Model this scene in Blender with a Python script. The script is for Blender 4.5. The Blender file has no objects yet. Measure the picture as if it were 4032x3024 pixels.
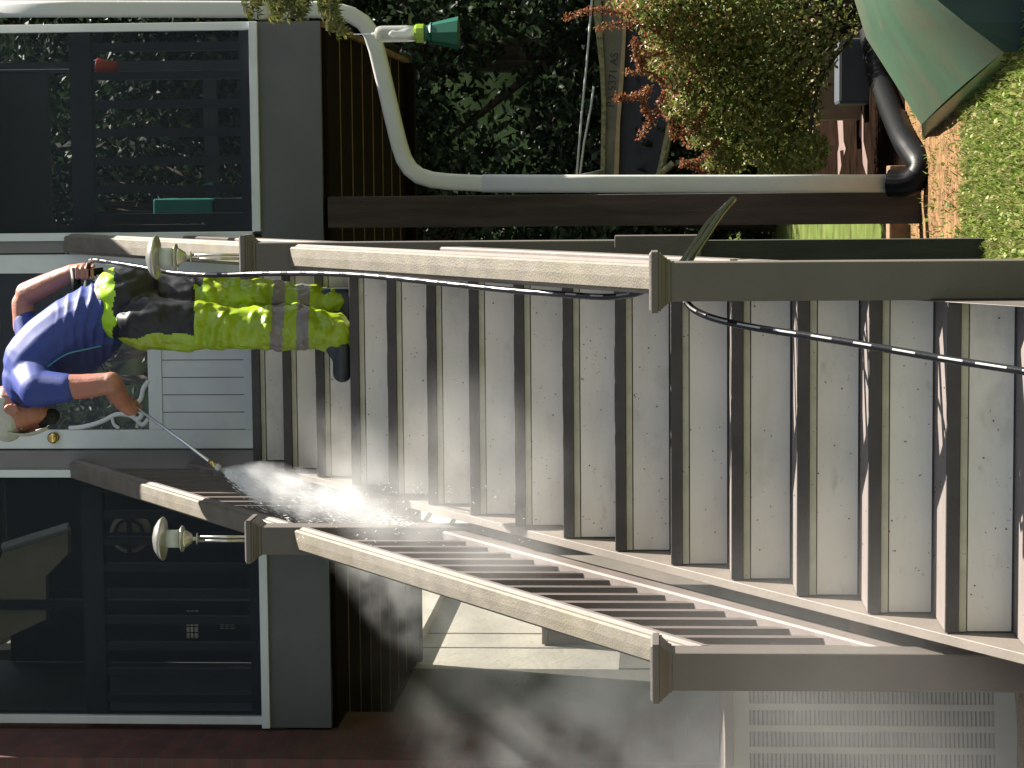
import bpy, bmesh, math, random
from mathutils import Vector, Matrix, noise
R = random.Random(7)
sc = bpy.context.scene
C = sc.collection

# ------------------------------------------------------------------ camera
F, YAW, PIT, ROL = 8871.266, 0.0907684, 0.0644441, -0.0032532
CAM = Vector((1.210955, -5.968369, 0.76098))
_r = Vector((math.cos(YAW), math.sin(YAW), 0))
_f = Vector((-math.sin(YAW) * math.cos(PIT), math.cos(YAW) * math.cos(PIT), math.sin(PIT)))
_u = _r.cross(_f)
c_, s_ = math.cos(ROL), math.sin(ROL)
RT, UP = c_ * _r + s_ * _u, -s_ * _r + c_ * _u
cam_d = bpy.data.cameras.new('camera'); cam = bpy.data.objects.new('camera', cam_d); C.objects.link(cam)
xa, ya, za = -UP, RT, -_f            # the photograph was stored lying on its side
m = Matrix((( xa.x, ya.x, za.x, CAM.x), (xa.y, ya.y, za.y, CAM.y), (xa.z, ya.z, za.z, CAM.z), (0, 0, 0, 1)))
cam.matrix_world = m
cam_d.sensor_width = 36; cam_d.lens = F / 4032 * 36
cam_d.clip_start = .05; cam_d.clip_end = 500
sc.camera = cam

# ------------------------------------------------------------------ light
SUN = Vector((.66, .33, 1.0)).normalized()
EXPO = 1.95
SUN_E, SKY_E = 5.0, .05
w = bpy.data.worlds.new('World'); sc.world = w; w.use_nodes = True
nt = w.node_tree; nt.nodes.clear()
sky = nt.nodes.new('ShaderNodeTexSky'); sky.sky_type = 'NISHITA'; sky.sun_disc = False; sky.air_density = .7; sky.dust_density = .4
sky.sun_elevation = math.asin(SUN.z); sky.sun_rotation = math.atan2(SUN.x, SUN.y)
bg = nt.nodes.new('ShaderNodeBackground'); bg.inputs[1].default_value = SKY_E
wo = nt.nodes.new('ShaderNodeOutputWorld')
hs = nt.nodes.new('ShaderNodeHueSaturation'); hs.inputs['Saturation'].default_value = .42
nt.links.new(sky.outputs[0], hs.inputs['Color']); nt.links.new(hs.outputs[0], bg.inputs[0]); nt.links.new(bg.outputs[0], wo.inputs[0])
sl = bpy.data.lights.new('sun', 'SUN'); sl.energy = SUN_E; sl.angle = math.radians(.5); sl.color = (1, .94, .84)
so = bpy.data.objects.new('sun', sl); C.objects.link(so)
so.rotation_euler = SUN.to_track_quat('Z', 'Y').to_euler(); so.location = (8, 8, 14)
sc.view_settings.view_transform = 'Standard'; sc.view_settings.look = 'None'
sc.view_settings.exposure = EXPO; sc.view_settings.gamma = 1
sc.cycles.volume_step_rate = 1.5; sc.cycles.volume_max_steps = 128; sc.cycles.volume_bounces = 8; sc.cycles.transparent_max_bounces = 16

# ------------------------------------------------------------------ helpers
GZ, YW = -.46, 4.3
def at(X, Y, y):
    """point of depth y that the photograph shows at X, Y (4032 x 3024)"""
    d = _f + ((3024 - Y) - 1512) / F * RT - (X - 2016) / F * UP
    return CAM + d * ((y - CAM.y) / d.y)
def pix(P):
    d = Vector(P) - CAM; z = d.dot(_f)
    return 2016 - F * d.dot(UP) / z, 3024 - (1512 + F * d.dot(RT) / z)

def new(name, me, mats, parent=None):
    o = bpy.data.objects.new(name, me); C.objects.link(o)
    if not isinstance(mats, (list, tuple)): mats = [mats]
    for mm in mats: me.materials.append(mm)
    if parent is not None:
        L = parent.matrix_world.translation if parent.parent is None else (parent.parent.location + parent.location)
        L = root_loc(parent)
        me.transform(Matrix.Translation(-L)); o.parent = parent
    return o
def root_loc(o):
    L = Vector((0, 0, 0))
    while o is not None:
        L += o.location; o = o.parent
    return L
def tag(o, label=None, cat=None, group=None, kind=None):
    if label: o['label'] = label
    if cat: o['category'] = cat
    if group: o['group'] = group
    if kind: o['kind'] = kind
    return o
def thing(name, loc, label, cat, group=None):
    o = bpy.data.objects.new(name, None); C.objects.link(o); o.location = loc; o.empty_display_size = .1
    return tag(o, label, cat, group)
class MB:
    def __init__(s): s.v = []; s.f = []; s.mi = []
    def add(s, vs, fs, mi=0):
        n = len(s.v); s.v += [tuple(v) for v in vs]; s.f += [tuple(n + i for i in f) for f in fs]; s.mi += [mi] * len(fs); return s
    def box(s, a, b, mi=0, M=None):
        x0, y0, z0 = a; x1, y1, z1 = b
        v = [(x0,y0,z0),(x1,y0,z0),(x1,y1,z0),(x0,y1,z0),(x0,y0,z1),(x1,y0,z1),(x1,y1,z1),(x0,y1,z1)]
        if M is not None: v = [M @ Vector(q) for q in v]
        return s.add(v, [(0,3,2,1),(4,5,6,7),(0,1,5,4),(1,2,6,5),(2,3,7,6),(3,0,4,7)], mi)
    def tube(s, pts, rad, n=10, mi=0, cap=True):
        pts = [Vector(p) for p in pts]; k = len(pts)
        if not isinstance(rad, (list, tuple)): rad = [rad] * k
        vs = []; prev = None
        for i, p in enumerate(pts):
            t = (pts[min(i+1, k-1)] - pts[max(i-1, 0)]).normalized()
            if prev is None:
                a = Vector((0,0,1)) if abs(t.z) < .9 else Vector((1,0,0))
                e1 = t.cross(a).normalized()
            else: e1 = (prev - t * prev.dot(t)).normalized()
            prev = e1; e2 = t.cross(e1)
            for j in range(n):
                an = 2 * math.pi * j / n
                vs.append(p + (e1 * math.cos(an) + e2 * math.sin(an)) * rad[i])
        fs = [(i*n+j, i*n+(j+1) % n, (i+1)*n+(j+1) % n, (i+1)*n+j) for i in range(k-1) for j in range(n)]
        if cap: fs += [tuple(range(n-1, -1, -1)), tuple((k-1)*n+j for j in range(n))]
        return s.add(vs, fs, mi)
    def lathe(s, prof, c, n=20, mi=0):
        c = Vector(c); vs = []; k = len(prof)
        for r, z in prof:
            for j in range(n):
                an = 2*math.pi*j/n; vs.append(c + Vector((r*math.cos(an), r*math.sin(an), z)))
        fs = [(i*n+j, i*n+(j+1) % n, (i+1)*n+(j+1) % n, (i+1)*n+j) for i in range(k-1) for j in range(n)]
        fs += [tuple(range(n-1, -1, -1)), tuple((k-1)*n+j for j in range(n))]
        return s.add(vs, fs, mi)
    def build(s, name, mats, parent=None, smooth=False, bevel=0):
        me = bpy.data.meshes.new(name); me.from_pydata(s.v, [], s.f); me.update()
        for p, i in zip(me.polygons, s.mi): p.material_index = i
        if smooth: me.polygons.foreach_set('use_smooth', [True] * len(me.polygons))
        o = new(name, me, mats, parent)
        if bevel:
            b = o.modifiers.new('bevel', 'BEVEL'); b.width = bevel; b.segments = 2; b.limit_method = 'ANGLE'
        return o
def spline(pts, n=8):
    P = [Vector(p) for p in pts]; P = [2*P[0]-P[1]] + P + [2*P[-1]-P[-2]]; out = []
    for i in range(1, len(P)-2):
        for j in range(n):
            t = j/n; a, b, c, d = P[i-1:i+3]
            out.append(.5*((2*b)+(c-a)*t+(2*a-5*b+4*c-d)*t*t+(3*b-a-3*c+d)*t**3))
    return out + [P[-2]]

# ------------------------------------------------------------------ materials
def mat(name, col, rough=.6, var=.15, scale=6, bump=.0, bscale=60, metal=0, spec=.5, stains=None, stretch=(1,1,1), coat=0, trans=0, detail=6):
    m = bpy.data.materials.new(name); m.use_nodes = True
    N, L = m.node_tree.nodes, m.node_tree.links
    b = N['Principled BSDF']; b.inputs['Roughness'].default_value = rough; b.inputs['Metallic'].default_value = metal
    b.inputs['Specular IOR Level'].default_value = spec; b.inputs['Coat Weight'].default_value = coat
    b.inputs['Transmission Weight'].default_value = trans
    tc = N.new('ShaderNodeTexCoord'); mp = N.new('ShaderNodeMapping'); mp.inputs['Scale'].default_value = stretch
    L.new(tc.outputs['Object'], mp.inputs[0])
    nz = N.new('ShaderNodeTexNoise'); nz.inputs['Scale'].default_value = scale; nz.inputs['Detail'].default_value = detail
    L.new(mp.outputs[0], nz.inputs['Vector'])
    cr = N.new('ShaderNodeValToRGB'); e = cr.color_ramp.elements
    lo = [max(0, c*(1-var*1.6)) for c in col]; hi = [min(1, c*(1+var)) for c in col]
    e[0].position = .3; e[0].color = (*lo, 1); e[1].position = .7; e[1].color = (*hi, 1)
    L.new(nz.outputs[0], cr.inputs[0]); out = cr.outputs[0]
    for (scol, ssc, lo_, hi_, amt, sstr) in (stains or []):
        n2 = N.new('ShaderNodeTexNoise'); n2.inputs['Scale'].default_value = ssc; n2.inputs['Detail'].default_value = 8; n2.inputs['Roughness'].default_value = .62
        m2 = N.new('ShaderNodeMapping'); m2.inputs['Scale'].default_value = sstr; m2.inputs['Location'].default_value = (ssc*.37, 1.3, 2.1)
        L.new(tc.outputs['Object'], m2.inputs[0]); L.new(m2.outputs[0], n2.inputs['Vector'])
        mr = N.new('ShaderNodeMapRange'); mr.inputs[1].default_value = lo_; mr.inputs[2].default_value = hi_; mr.inputs[4].default_value = amt
        L.new(n2.outputs[0], mr.inputs[0])
        mx = N.new('ShaderNodeMix'); mx.data_type = 'RGBA'; mx.inputs[7].default_value = (*scol, 1)
        L.new(mr.outputs[0], mx.inputs[0]); L.new(out, mx.inputs[6]); out = mx.outputs[2]
    L.new(out, b.inputs['Base Color'])
    if bump:
        n3 = N.new('ShaderNodeTexNoise'); n3.inputs['Scale'].default_value = bscale; n3.inputs['Detail'].default_value = 5
        L.new(mp.outputs[0], n3.inputs['Vector'])
        bp = N.new('ShaderNodeBump'); bp.inputs['Strength'].default_value = bump; bp.inputs['Distance'].default_value = .01
        L.new(n3.outputs[0], bp.inputs['Height']); L.new(bp.outputs[0], b.inputs['Normal'])
    return m
def leafmat(name, cols, rough=.45, tr=.35):
    m = bpy.data.materials.new(name); m.use_nodes = True; N, L = m.node_tree.nodes, m.node_tree.links
    b = N['Principled BSDF']; b.inputs['Roughness'].default_value = rough; b.inputs['Specular IOR Level'].default_value = .25
    g = N.new('ShaderNodeNewGeometry'); cr = N.new('ShaderNodeValToRGB'); e = cr.color_ramp.elements
    e[0].color = (*cols[0], 1); e[1].color = (*cols[-1], 1)
    for i, c in enumerate(cols[1:-1]):
        k = e.new((i+1)/(len(cols)-1)); k.color = (*c, 1)
    L.new(g.outputs['Random Per Island'], cr.inputs[0]); L.new(cr.outputs[0], b.inputs['Base Color'])
    t = N.new('ShaderNodeBsdfTranslucent'); L.new(cr.outputs[0], t.inputs[0])
    mx = N.new('ShaderNodeMixShader'); mx.inputs[0].default_value = tr
    L.new(b.outputs[0], mx.inputs[1]); L.new(t.outputs[0], mx.inputs[2]); L.new(mx.outputs[0], N['Material Output'].inputs[0])
    return m
V1 = (1,1,1)
M = {}
M['taupe'] = mat('taupe_composite', (.092,.078,.070), .6, .10, 5, .15, 90, stains=[((0.0814,0.0888,0.0666), 2.5, .5, .75, .5, V1)])
M['baluster'] = mat('baluster_composite', (.088,.070,.064), .6, .08, 5, .1, 90)
M['taupe_light'] = mat('weathered_taupe', (0.1472,0.1219,0.1104), .6, .08, 9, .12, 120, stains=[((0.138,0.1196,0.092), 7, .55, .8, .5, V1)])
M['rail_top'] = mat('stained_handrail', (.125,.108,.084), .65, .18, 14, .25, 150, stains=[((0.126,0.1092,0.0546), 5, .45, .75, .7, V1), ((0.0504,0.042,0.0252), 40, .68, .8, .6, V1)])
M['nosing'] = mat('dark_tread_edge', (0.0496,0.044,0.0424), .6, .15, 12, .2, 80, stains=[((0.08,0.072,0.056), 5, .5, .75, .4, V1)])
M['tread'] = mat('tread_board', (0.15,0.125,0.115), .6, .12, 14, .3, 120, stretch=(.4,3,1), stains=[((0.08,0.065,0.05), 20, .6, .8, .5, V1)])
M['riser'] = mat('cream_riser', (.66,.63,.545), .55, .07, 3, .1, 60, stains=[((.20,.19,.12), 3.2, .56, .82, .55, (1,1,1.5)), ((.05,.035,.02), 60, .665, .70, .9, V1), ((.16,.14,.09), 7, .62, .74, .30, (1,1,2.2)), ((.25,.17,.09), 2, .52, .9, .25, (1,1,6))])
M['cleat'] = mat('cream_cleat', (.45,.44,.33), .6, .10, 10, .15, 80, stains=[((.20,.19,.08), 9, .5, .8, .5, (1,1,1)), ((.05,.04,.02), 70, .65, .69, .9, V1)])
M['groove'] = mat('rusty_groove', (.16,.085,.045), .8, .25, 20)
M['skirt'] = mat('cream_skirt', (0.1596,0.1365,0.1155), .6, .08, 8, .12, 80, stains=[((0.1512,0.126,0.0924), 12, .5, .8, .4, V1)])
M['white'] = mat('white_vinyl', (0.5331,0.5617,0.5712), .45, .04, 6, .04, 60, stains=[((0.3332,0.3522,0.2856), 7, .55, .85, .45, V1)])
M['frost'] = mat('grey_white_trim', (0.4,0.416,0.4), .5, .05, 8, .05, 60, stains=[((0.224,0.24,0.176), 9, .5, .8, .5, V1)])
M['gutter'] = mat('white_downspout', (0.448,0.448,0.432), .4, .04, 5, .05, 40, stains=[((0.32,0.32,0.144), 4, .52, .8, .6, (1,1,.4)), ((0.24,0.24,0.224), 50, .6, .8, .35, V1)])
M['grey'] = mat('dark_grey_siding', (.085,.088,.092), .7, .08, 4, .1, 120)
M['greysid'] = mat('taupe_wall_panel', (.15,.14,.145), .65, .08, 5, .1, 80)
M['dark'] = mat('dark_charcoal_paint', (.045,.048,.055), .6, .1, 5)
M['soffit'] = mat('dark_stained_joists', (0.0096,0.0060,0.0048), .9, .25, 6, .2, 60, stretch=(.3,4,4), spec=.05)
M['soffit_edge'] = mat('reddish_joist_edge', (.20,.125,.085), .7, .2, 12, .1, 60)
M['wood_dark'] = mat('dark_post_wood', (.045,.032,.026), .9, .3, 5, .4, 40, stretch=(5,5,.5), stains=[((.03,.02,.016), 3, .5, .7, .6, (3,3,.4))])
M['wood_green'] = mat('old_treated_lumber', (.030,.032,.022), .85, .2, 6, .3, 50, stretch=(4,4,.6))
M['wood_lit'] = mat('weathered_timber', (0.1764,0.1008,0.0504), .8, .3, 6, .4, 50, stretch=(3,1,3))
M['black'] = mat('black_rubber', (.008,.008,.009), .25, .1, 20, .05, 90, spec=.4)
M['blackmat'] = mat('black_plastic', (.004,.004,.0045), .45, .2, 20, .1, 60, spec=.15)
M['brass'] = mat('brass', (.55,.40,.14), .22, .05, 9, metal=1)
M['chrome'] = mat('steel', (.62,.66,.72), .25, .05, 9, metal=1)
M['lampmetal'] = mat('brushed_lamp_metal', (0.4340,0.4200,0.3640), .30, .12, 20, .05, 60, metal=.75)
M['acmetal'] = mat('beige_sheet_metal', (.25,.25,.21), .5, .06, 4, .05, 60)
M['acdark'] = mat('dark_coil', (.055,.05,.045), .8, .3, 60)
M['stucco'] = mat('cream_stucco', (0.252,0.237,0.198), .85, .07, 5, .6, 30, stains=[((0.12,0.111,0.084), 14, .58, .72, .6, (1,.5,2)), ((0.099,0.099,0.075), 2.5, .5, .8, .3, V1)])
M['stucco_shade'] = mat('shaded_stucco', (0.0399,0.0370,0.0286), .9, .15, 5, .5, 40, stains=[((0.0420,0.0420,0.0294), 3, .5, .75, .6, V1)])  # darker copy of the stucco, standing in for the wall's shaded part
M['navy'] = mat('shaded_hull_navy', (.016,.018,.028), .7, .2, 8, .2, 20)  # near-black navy carries the shade on the boat's lower hull
M['olive'] = mat('olive_camo_paint', (0.105,0.0945,0.0595), .5, .1, 5, .1, 60, stains=[((0.042,0.063,0.049), 2.2, .50, .56, .8, V1), ((0.154,0.133,0.084), 3.1, .52, .58, .6, V1)])
M['gold'] = mat('tan_rub_rail', (0.275,0.21,0.1), .5, .15, 9)
M['ink'] = mat('black_letters', (.01,.01,.01), .5, .02, 5)
M['moss'] = mat('mossy_edge', (0.18,0.17,0.085), .8, .35, 25, .5, 60)
M['teal'] = mat('green_painted_hull', (0.0220,0.0600,0.0290), .6, .15, 3, .1, 50, stains=[((0.0135,0.0756,0.0432), 1.6, .58, .66, .85, V1), ((0.0540,0.0486,0.0243), 2.2, .45, .66, .7, V1), ((0.1080,0.0594,0.0324), 7, .66, .74, .6, V1), ((0.2700,0.2700,0.2160), 60, .74, .78, .8, V1)])
M['tealwet'] = mat('green_hull_side', (0.03,0.144,0.102), .35, .15, 6, .1, 50, stains=[((0.12,0.102,0.078), 4, .5, .62, .85, V1), ((0.33,0.33,0.27), 22, .60, .70, .7, (1,1,.3))])
M['tealnavy'] = mat('shaded_hull_end', (.012,.04,.055), .6, .2, 6, .1, 50)  # end faces in darker blue-green, their shade put into the colour
M['bin'] = mat('teal_plastic', (.05,.33,.27), .4, .08, 5)
M['red'] = mat('red_plastic', (.35,.03,.02), .3, .1, 5)
M['bluegrey'] = mat('blue_grey_plastic', (.05,.06,.07), .5, .1, 5)
M['beige'] = mat('beige_plastic', (.62,.56,.38), .5, .08, 5)
M['plank'] = mat('sandy_plank', (0.189,0.126,0.0765), .8, .2, 6, .3, 40)
M['paver'] = mat('pinkish_paver', (0.135,0.0855,0.072), .85, .15, 8, .3, 50)
M['skin'] = mat('sunburnt_skin', (0.3024,0.1332,0.09), .5, .14, 12, .15, 120, stains=[((0.36,0.1008,0.072), 7, .45, .7, .6, V1)])
M['skin_fore'] = M['skin']
M['beard'] = mat('black_beard', (.008,.007,.007), .8, .3, 40, .8, 150)
M['cap'] = mat('white_cap_cloth', (.40,.39,.375), .8, .08, 12, .4, 60, stains=[((0.198,0.165,0.121), 9, .55, .75, .5, V1)])
M['lime'] = mat('hi_vis_trouser', (.25,.36,.008), .3, .1, 5, .0, 60, stains=[((.20,.17,.01), 5, .50, .68, .45, V1), ((.10,.26,.02), 8, .55, .70, .35, V1), ((.05,.06,.008), 30, .68, .76, .5, V1)])  # olive blotches stand in for shading in the cloth crumples
M['limebright'] = mat('hi_vis_band', (0.3,0.51,0.012), .35, .06, 9)
M['pantblack'] = mat('black_wet_nylon', (.008,.008,.010), .42, .25, 7, .0, 60, spec=.35)
M['reflect'] = mat('grey_reflective_tape', (.16,.145,.14), .35, .08, 9, .1, 60)
M['boot'] = mat('dark_rubber_boot', (.022,.027,.035), .45, .2, 8, .2, 60)
M['belt'] = mat('pale_wet_waistband', (0.27,0.24,0.216), .4, .2, 12)
M['turq'] = mat('turquoise_piping', (0.03,0.18,0.252), .5, .05, 9)
M['glint'] = mat('painted_glint_dash', (.34,.34,.33), .4, .05, 9)  # pale dashes painted along the hose imitate broken sun glints
M['limecap'] = mat('lime_plastic_ring', (0.216,0.348,0.006), .25, .05, 9)
M['funnel'] = mat('green_plastic_funnel', (0.0000,0.0780,0.0450), .35, .06, 9)
M['bark'] = mat('bark', (.055,.042,.03), .9, .3, 8, .8, 25, stretch=(3,3,.5))
M['soil'] = mat('dark_soil', (.011,.0065,.0045), 1, .35, 6, .6, 40, spec=0)
M['straw'] = mat('tan_straw_mulch', (0.184,0.108,0.052), .9, .35, 25, .9, 60, spec=.05)
M['lawn'] = mat('lawn_base', (.075,.10,.024), 1, .3, 4, .5, 30, stains=[((.11,.10,.035), 3, .5, .7, .6, V1)], spec=.05)
def wavebump(m, scale, dist, strength, direction='X', distort=4, mix=None):
    """cloth folds / board lines as bump"""
    N, L = m.node_tree.nodes, m.node_tree.links; b = N['Principled BSDF']
    tc = N.new('ShaderNodeTexCoord'); wv = N.new('ShaderNodeTexWave'); wv.inputs['Scale'].default_value = scale
    wv.inputs['Distortion'].default_value = distort; wv.inputs['Detail'].default_value = 2; wv.inputs['Detail Scale'].default_value = 1.2
    wv.bands_direction = direction
    bp = N.new('ShaderNodeBump'); bp.inputs['Strength'].default_value = strength; bp.inputs['Distance'].default_value = dist
    L.new(tc.outputs['Object'], wv.inputs['Vector']); L.new(wv.outputs[0], bp.inputs['Height'])
    if b.inputs['Normal'].is_linked: L.new(b.inputs['Normal'].links[0].from_socket, bp.inputs['Normal'])
    L.new(bp.outputs[0], b.inputs['Normal'])
def crumple(m, scale, dist, strength):
    N, L = m.node_tree.nodes, m.node_tree.links; b = N['Principled BSDF']
    tc = N.new('ShaderNodeTexCoord'); nz = N.new('ShaderNodeTexNoise'); nz.inputs['Scale'].default_value = scale; nz.inputs['Detail'].default_value = 3
    nz.inputs['Distortion'].default_value = 1.2
    try: nz.noise_type = 'RIDGED_MULTIFRACTAL'
    except Exception: pass
    bp = N.new('ShaderNodeBump'); bp.inputs['Strength'].default_value = strength; bp.inputs['Distance'].default_value = dist
    L.new(tc.outputs['Object'], nz.inputs['Vector']); L.new(nz.outputs[0], bp.inputs['Height']); L.new(bp.outputs[0], b.inputs['Normal'])
crumple(M['lime'], 7, .05, 1); crumple(M['pantblack'], 9, .02, .5); crumple(M['limebright'], 6, .02, .6)
# thin woven shirt
M['shirt'] = mat('royal_blue_shirt', (.016,.034,.20), .6, .06, 5)
M['shirt_side'] = mat('dark_blue_side_panel', (0.0120,0.0180,0.1020), .7, .08, 5)
# brick
def brickmat():
    m = bpy.data.materials.new('red_brick'); m.use_nodes = True; N, L = m.node_tree.nodes, m.node_tree.links; b = N['Principled BSDF']
    tc = N.new('ShaderNodeTexCoord'); sp = N.new('ShaderNodeSeparateXYZ'); ad = N.new('ShaderNodeMath'); cb = N.new('ShaderNodeCombineXYZ')
    L.new(tc.outputs['Object'], sp.inputs[0]); L.new(sp.outputs[0], ad.inputs[0]); L.new(sp.outputs[1], ad.inputs[1])
    L.new(ad.outputs[0], cb.inputs[0]); L.new(sp.outputs[2], cb.inputs[1])
    br = N.new('ShaderNodeTexBrick'); br.inputs['Scale'].default_value = 1; br.inputs['Mortar Size'].default_value = .005
    br.inputs['Brick Width'].default_value = .2; br.inputs['Row Height'].default_value = .0677
    br.inputs['Color1'].default_value = (.14,.045,.038,1); br.inputs['Color2'].default_value = (.085,.036,.034,1); br.inputs['Mortar'].default_value = (.085,.06,.055,1)
    L.new(cb.outputs[0], br.inputs['Vector'])
    nz = N.new('ShaderNodeTexNoise'); nz.inputs['Scale'].default_value = 9; nz.inputs['Detail'].default_value = 8
    mx = N.new('ShaderNodeMix'); mx.data_type = 'RGBA'; mx.blend_type = 'MULTIPLY'; mx.inputs[0].default_value = .7
    L.new(tc.outputs['Object'], nz.inputs['Vector']); L.new(br.outputs[0], mx.inputs[6]); L.new(nz.outputs[0], mx.inputs[7]); L.new(mx.outputs[2], b.inputs['Base Color'])
    bp = N.new('ShaderNodeBump'); bp.inputs['Strength'].default_value = .6; bp.inputs['Distance'].default_value = .004; bp.invert = True
    L.new(br.outputs[1], bp.inputs['Height']); L.new(bp.outputs[0], b.inputs['Normal']); b.inputs['Roughness'].default_value = .85
    return m
M['brick'] = brickmat()
def screenmat(name, col, opac, gloss=0):
    m = bpy.data.materials.new(name); m.use_nodes = True; N, L = m.node_tree.nodes, m.node_tree.links
    b = N['Principled BSDF']; b.inputs['Base Color'].default_value = (*col, 1); b.inputs['Roughness'].default_value = .1 if gloss else .8
    b.inputs['Specular IOR Level'].default_value = .6 if gloss else .1
    t = N.new('ShaderNodeBsdfTransparent'); mx = N.new('ShaderNodeMixShader'); mx.inputs[0].default_value = opac
    L.new(t.outputs[0], mx.inputs[1]); L.new(b.outputs[0], mx.inputs[2]); L.new(mx.outputs[0], N['Material Output'].inputs[0])
    return m
M['screen'] = screenmat('insect_screen', (.026,.032,.042), .38)
M['glass'] = screenmat('storm_door_glass', (.02,.025,.03), .35, 1)
M['clear'] = screenmat('clear_jar_plastic', (.55,.55,.52), .42, 1)

# ------------------------------------------------------------------ ground
def plane(name, x0, x1, y0, y1, z, mt, nx=2, ny=2, fn=None, **kw):
    b = MB(); vs = []; fs = []
    for j in range(ny+1):
        for i in range(nx+1):
            x = x0+(x1-x0)*i/nx; y = y0+(y1-y0)*j/ny; vs.append((x, y, z + (fn(x, y) if fn else 0)))
    for j in range(ny):
        for i in range(nx):
            a = j*(nx+1)+i; fs.append((a, a+1, a+nx+2, a+nx+1))
    b.add(vs, fs); o = b.build(name, mt, smooth=True); return tag(o, **kw)
def hill(x, y):
    return .02*noise.noise(Vector((x*1.3, y*1.3, 0))) + 0
plane('ground', -60, 60, -20, 31, GZ, M['lawn'], 90, 60, hill, kind='structure', label='uneven lawn and yard around the stairs')
M['wood_floor'] = mat('dark_hillside', (.010,.016,.007), 1, .4, .8, .5, 3, spec=0)
plane('hillside', -60, 60, 30.9, 110, GZ, M['wood_floor'], 60, 60, lambda x, y: max(0, (y-31))*.55+.6*noise.noise(Vector((x*.3,y*.3,1))), kind='structure', label='dark wooded hillside added behind the yard to block horizon light')  # slope added to block light from the low sky behind the trees
# ------------------------------------------------------------------ staircase
RUN, RISE, XR = .2632034, .18, .8785
SL = RISE / RUN
st = thing('staircase', (0.46, -.5, GZ), 'wide taupe and cream staircase climbing to the screened porch, wet and dirty', 'staircase')
for k in range(-2, 15):
    y, z = k*RUN, k*RISE
    d = RUN + .028 if k < 14 else YW - y
    b = MB(); b.box((0, y+.006, z-.037), (XR, y+d, z-.002)); b.build('tread', M['tread'], st)
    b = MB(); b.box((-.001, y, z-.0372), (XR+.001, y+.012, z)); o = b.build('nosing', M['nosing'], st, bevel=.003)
    b = MB(); b.box((.001, y+.010, z-.0565), (XR-.001, y+.04, z-.0374)); b.build('cleat', M['cleat'], st)
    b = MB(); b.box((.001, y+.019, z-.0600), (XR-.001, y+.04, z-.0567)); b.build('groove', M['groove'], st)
    b = MB(); b.box((.002, y+.013, z-RISE+.004), (XR-.002, y+.036, z-.0602)); b.build('riser', M['riser'], st)
    b = MB(); b.box((.002, y+.020, z-RISE-.03), (XR-.002, y+.05, z-RISE+.0039)); b.build('shade_strip', M['nosing'], st)  # dark strip painting in the shade at the foot of each riser
def stringer(x0, x1, name, mt):
    b = MB(); y0, y1 = -2.4*RUN, 14*RUN
    pr = [(y0, y0*SL), (y1, y1*SL), (YW, y1*SL), (YW, y1*SL-.34), (y1, y1*SL-.34), (.35, GZ), (y0, GZ)]
    vs = [(x0, a, c) for a, c in pr] + [(x1, a, c) for a, c in pr]; n = len(pr)
    b.add(vs, [tuple(range(n)), tuple(range(2*n-1, n-1, -1))] + [(i, i+n, (i+1) % n+n, (i+1) % n) for i in range(n)])
    return b.build(name, mt, st, bevel=.002)
stringer(-.032, -.004, 'stringer', M['skirt']); stringer(XR+.0004, XR+.0028, 'stringer', M['taupe'])  # right stringer takes the darker taupe to carry its shade
q = MB(); _r2 = random.Random(3)
for _ in range(260):
    k = _r2.randrange(-1, 9); x = _r2.uniform(.02, .85); back = _r2.random() < .6
    p = Vector((x, k*RUN + (_r2.uniform(.20,.255) if back else _r2.uniform(.02,.2)), k*RISE+.001)); a = _r2.uniform(0,6.28); l = _r2.uniform(.003,.010)
    d = Vector((math.cos(a), math.sin(a), .25))*l; e = Vector((-math.sin(a), math.cos(a), .1))*l*.35
    q.add([p, p+d*.5+e, p+d, p+d*.5-e], [(0,1,2,3)])
for _ in range(150):
    k = _r2.randrange(0, 12); x = _r2.uniform(.03,.84); z = k*RISE - _r2.uniform(.06,.17); l = _r2.uniform(.002,.006)
    p = Vector((x, k*RUN+.0105, z)); a = _r2.uniform(0,6.28); d = Vector((math.cos(a),-.1,math.sin(a)))*l; e = Vector((-math.sin(a),0,math.cos(a)))*l*.5
    q.add([p, p+d*.5+e, p+d, p+d*.5-e], [(0,1,2,3)])
tag(q.build('leaf_litter', M['soil']), 'tiny dark leaf scraps and grit scattered over the steps', 'leaf litter', kind='stuff')
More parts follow.
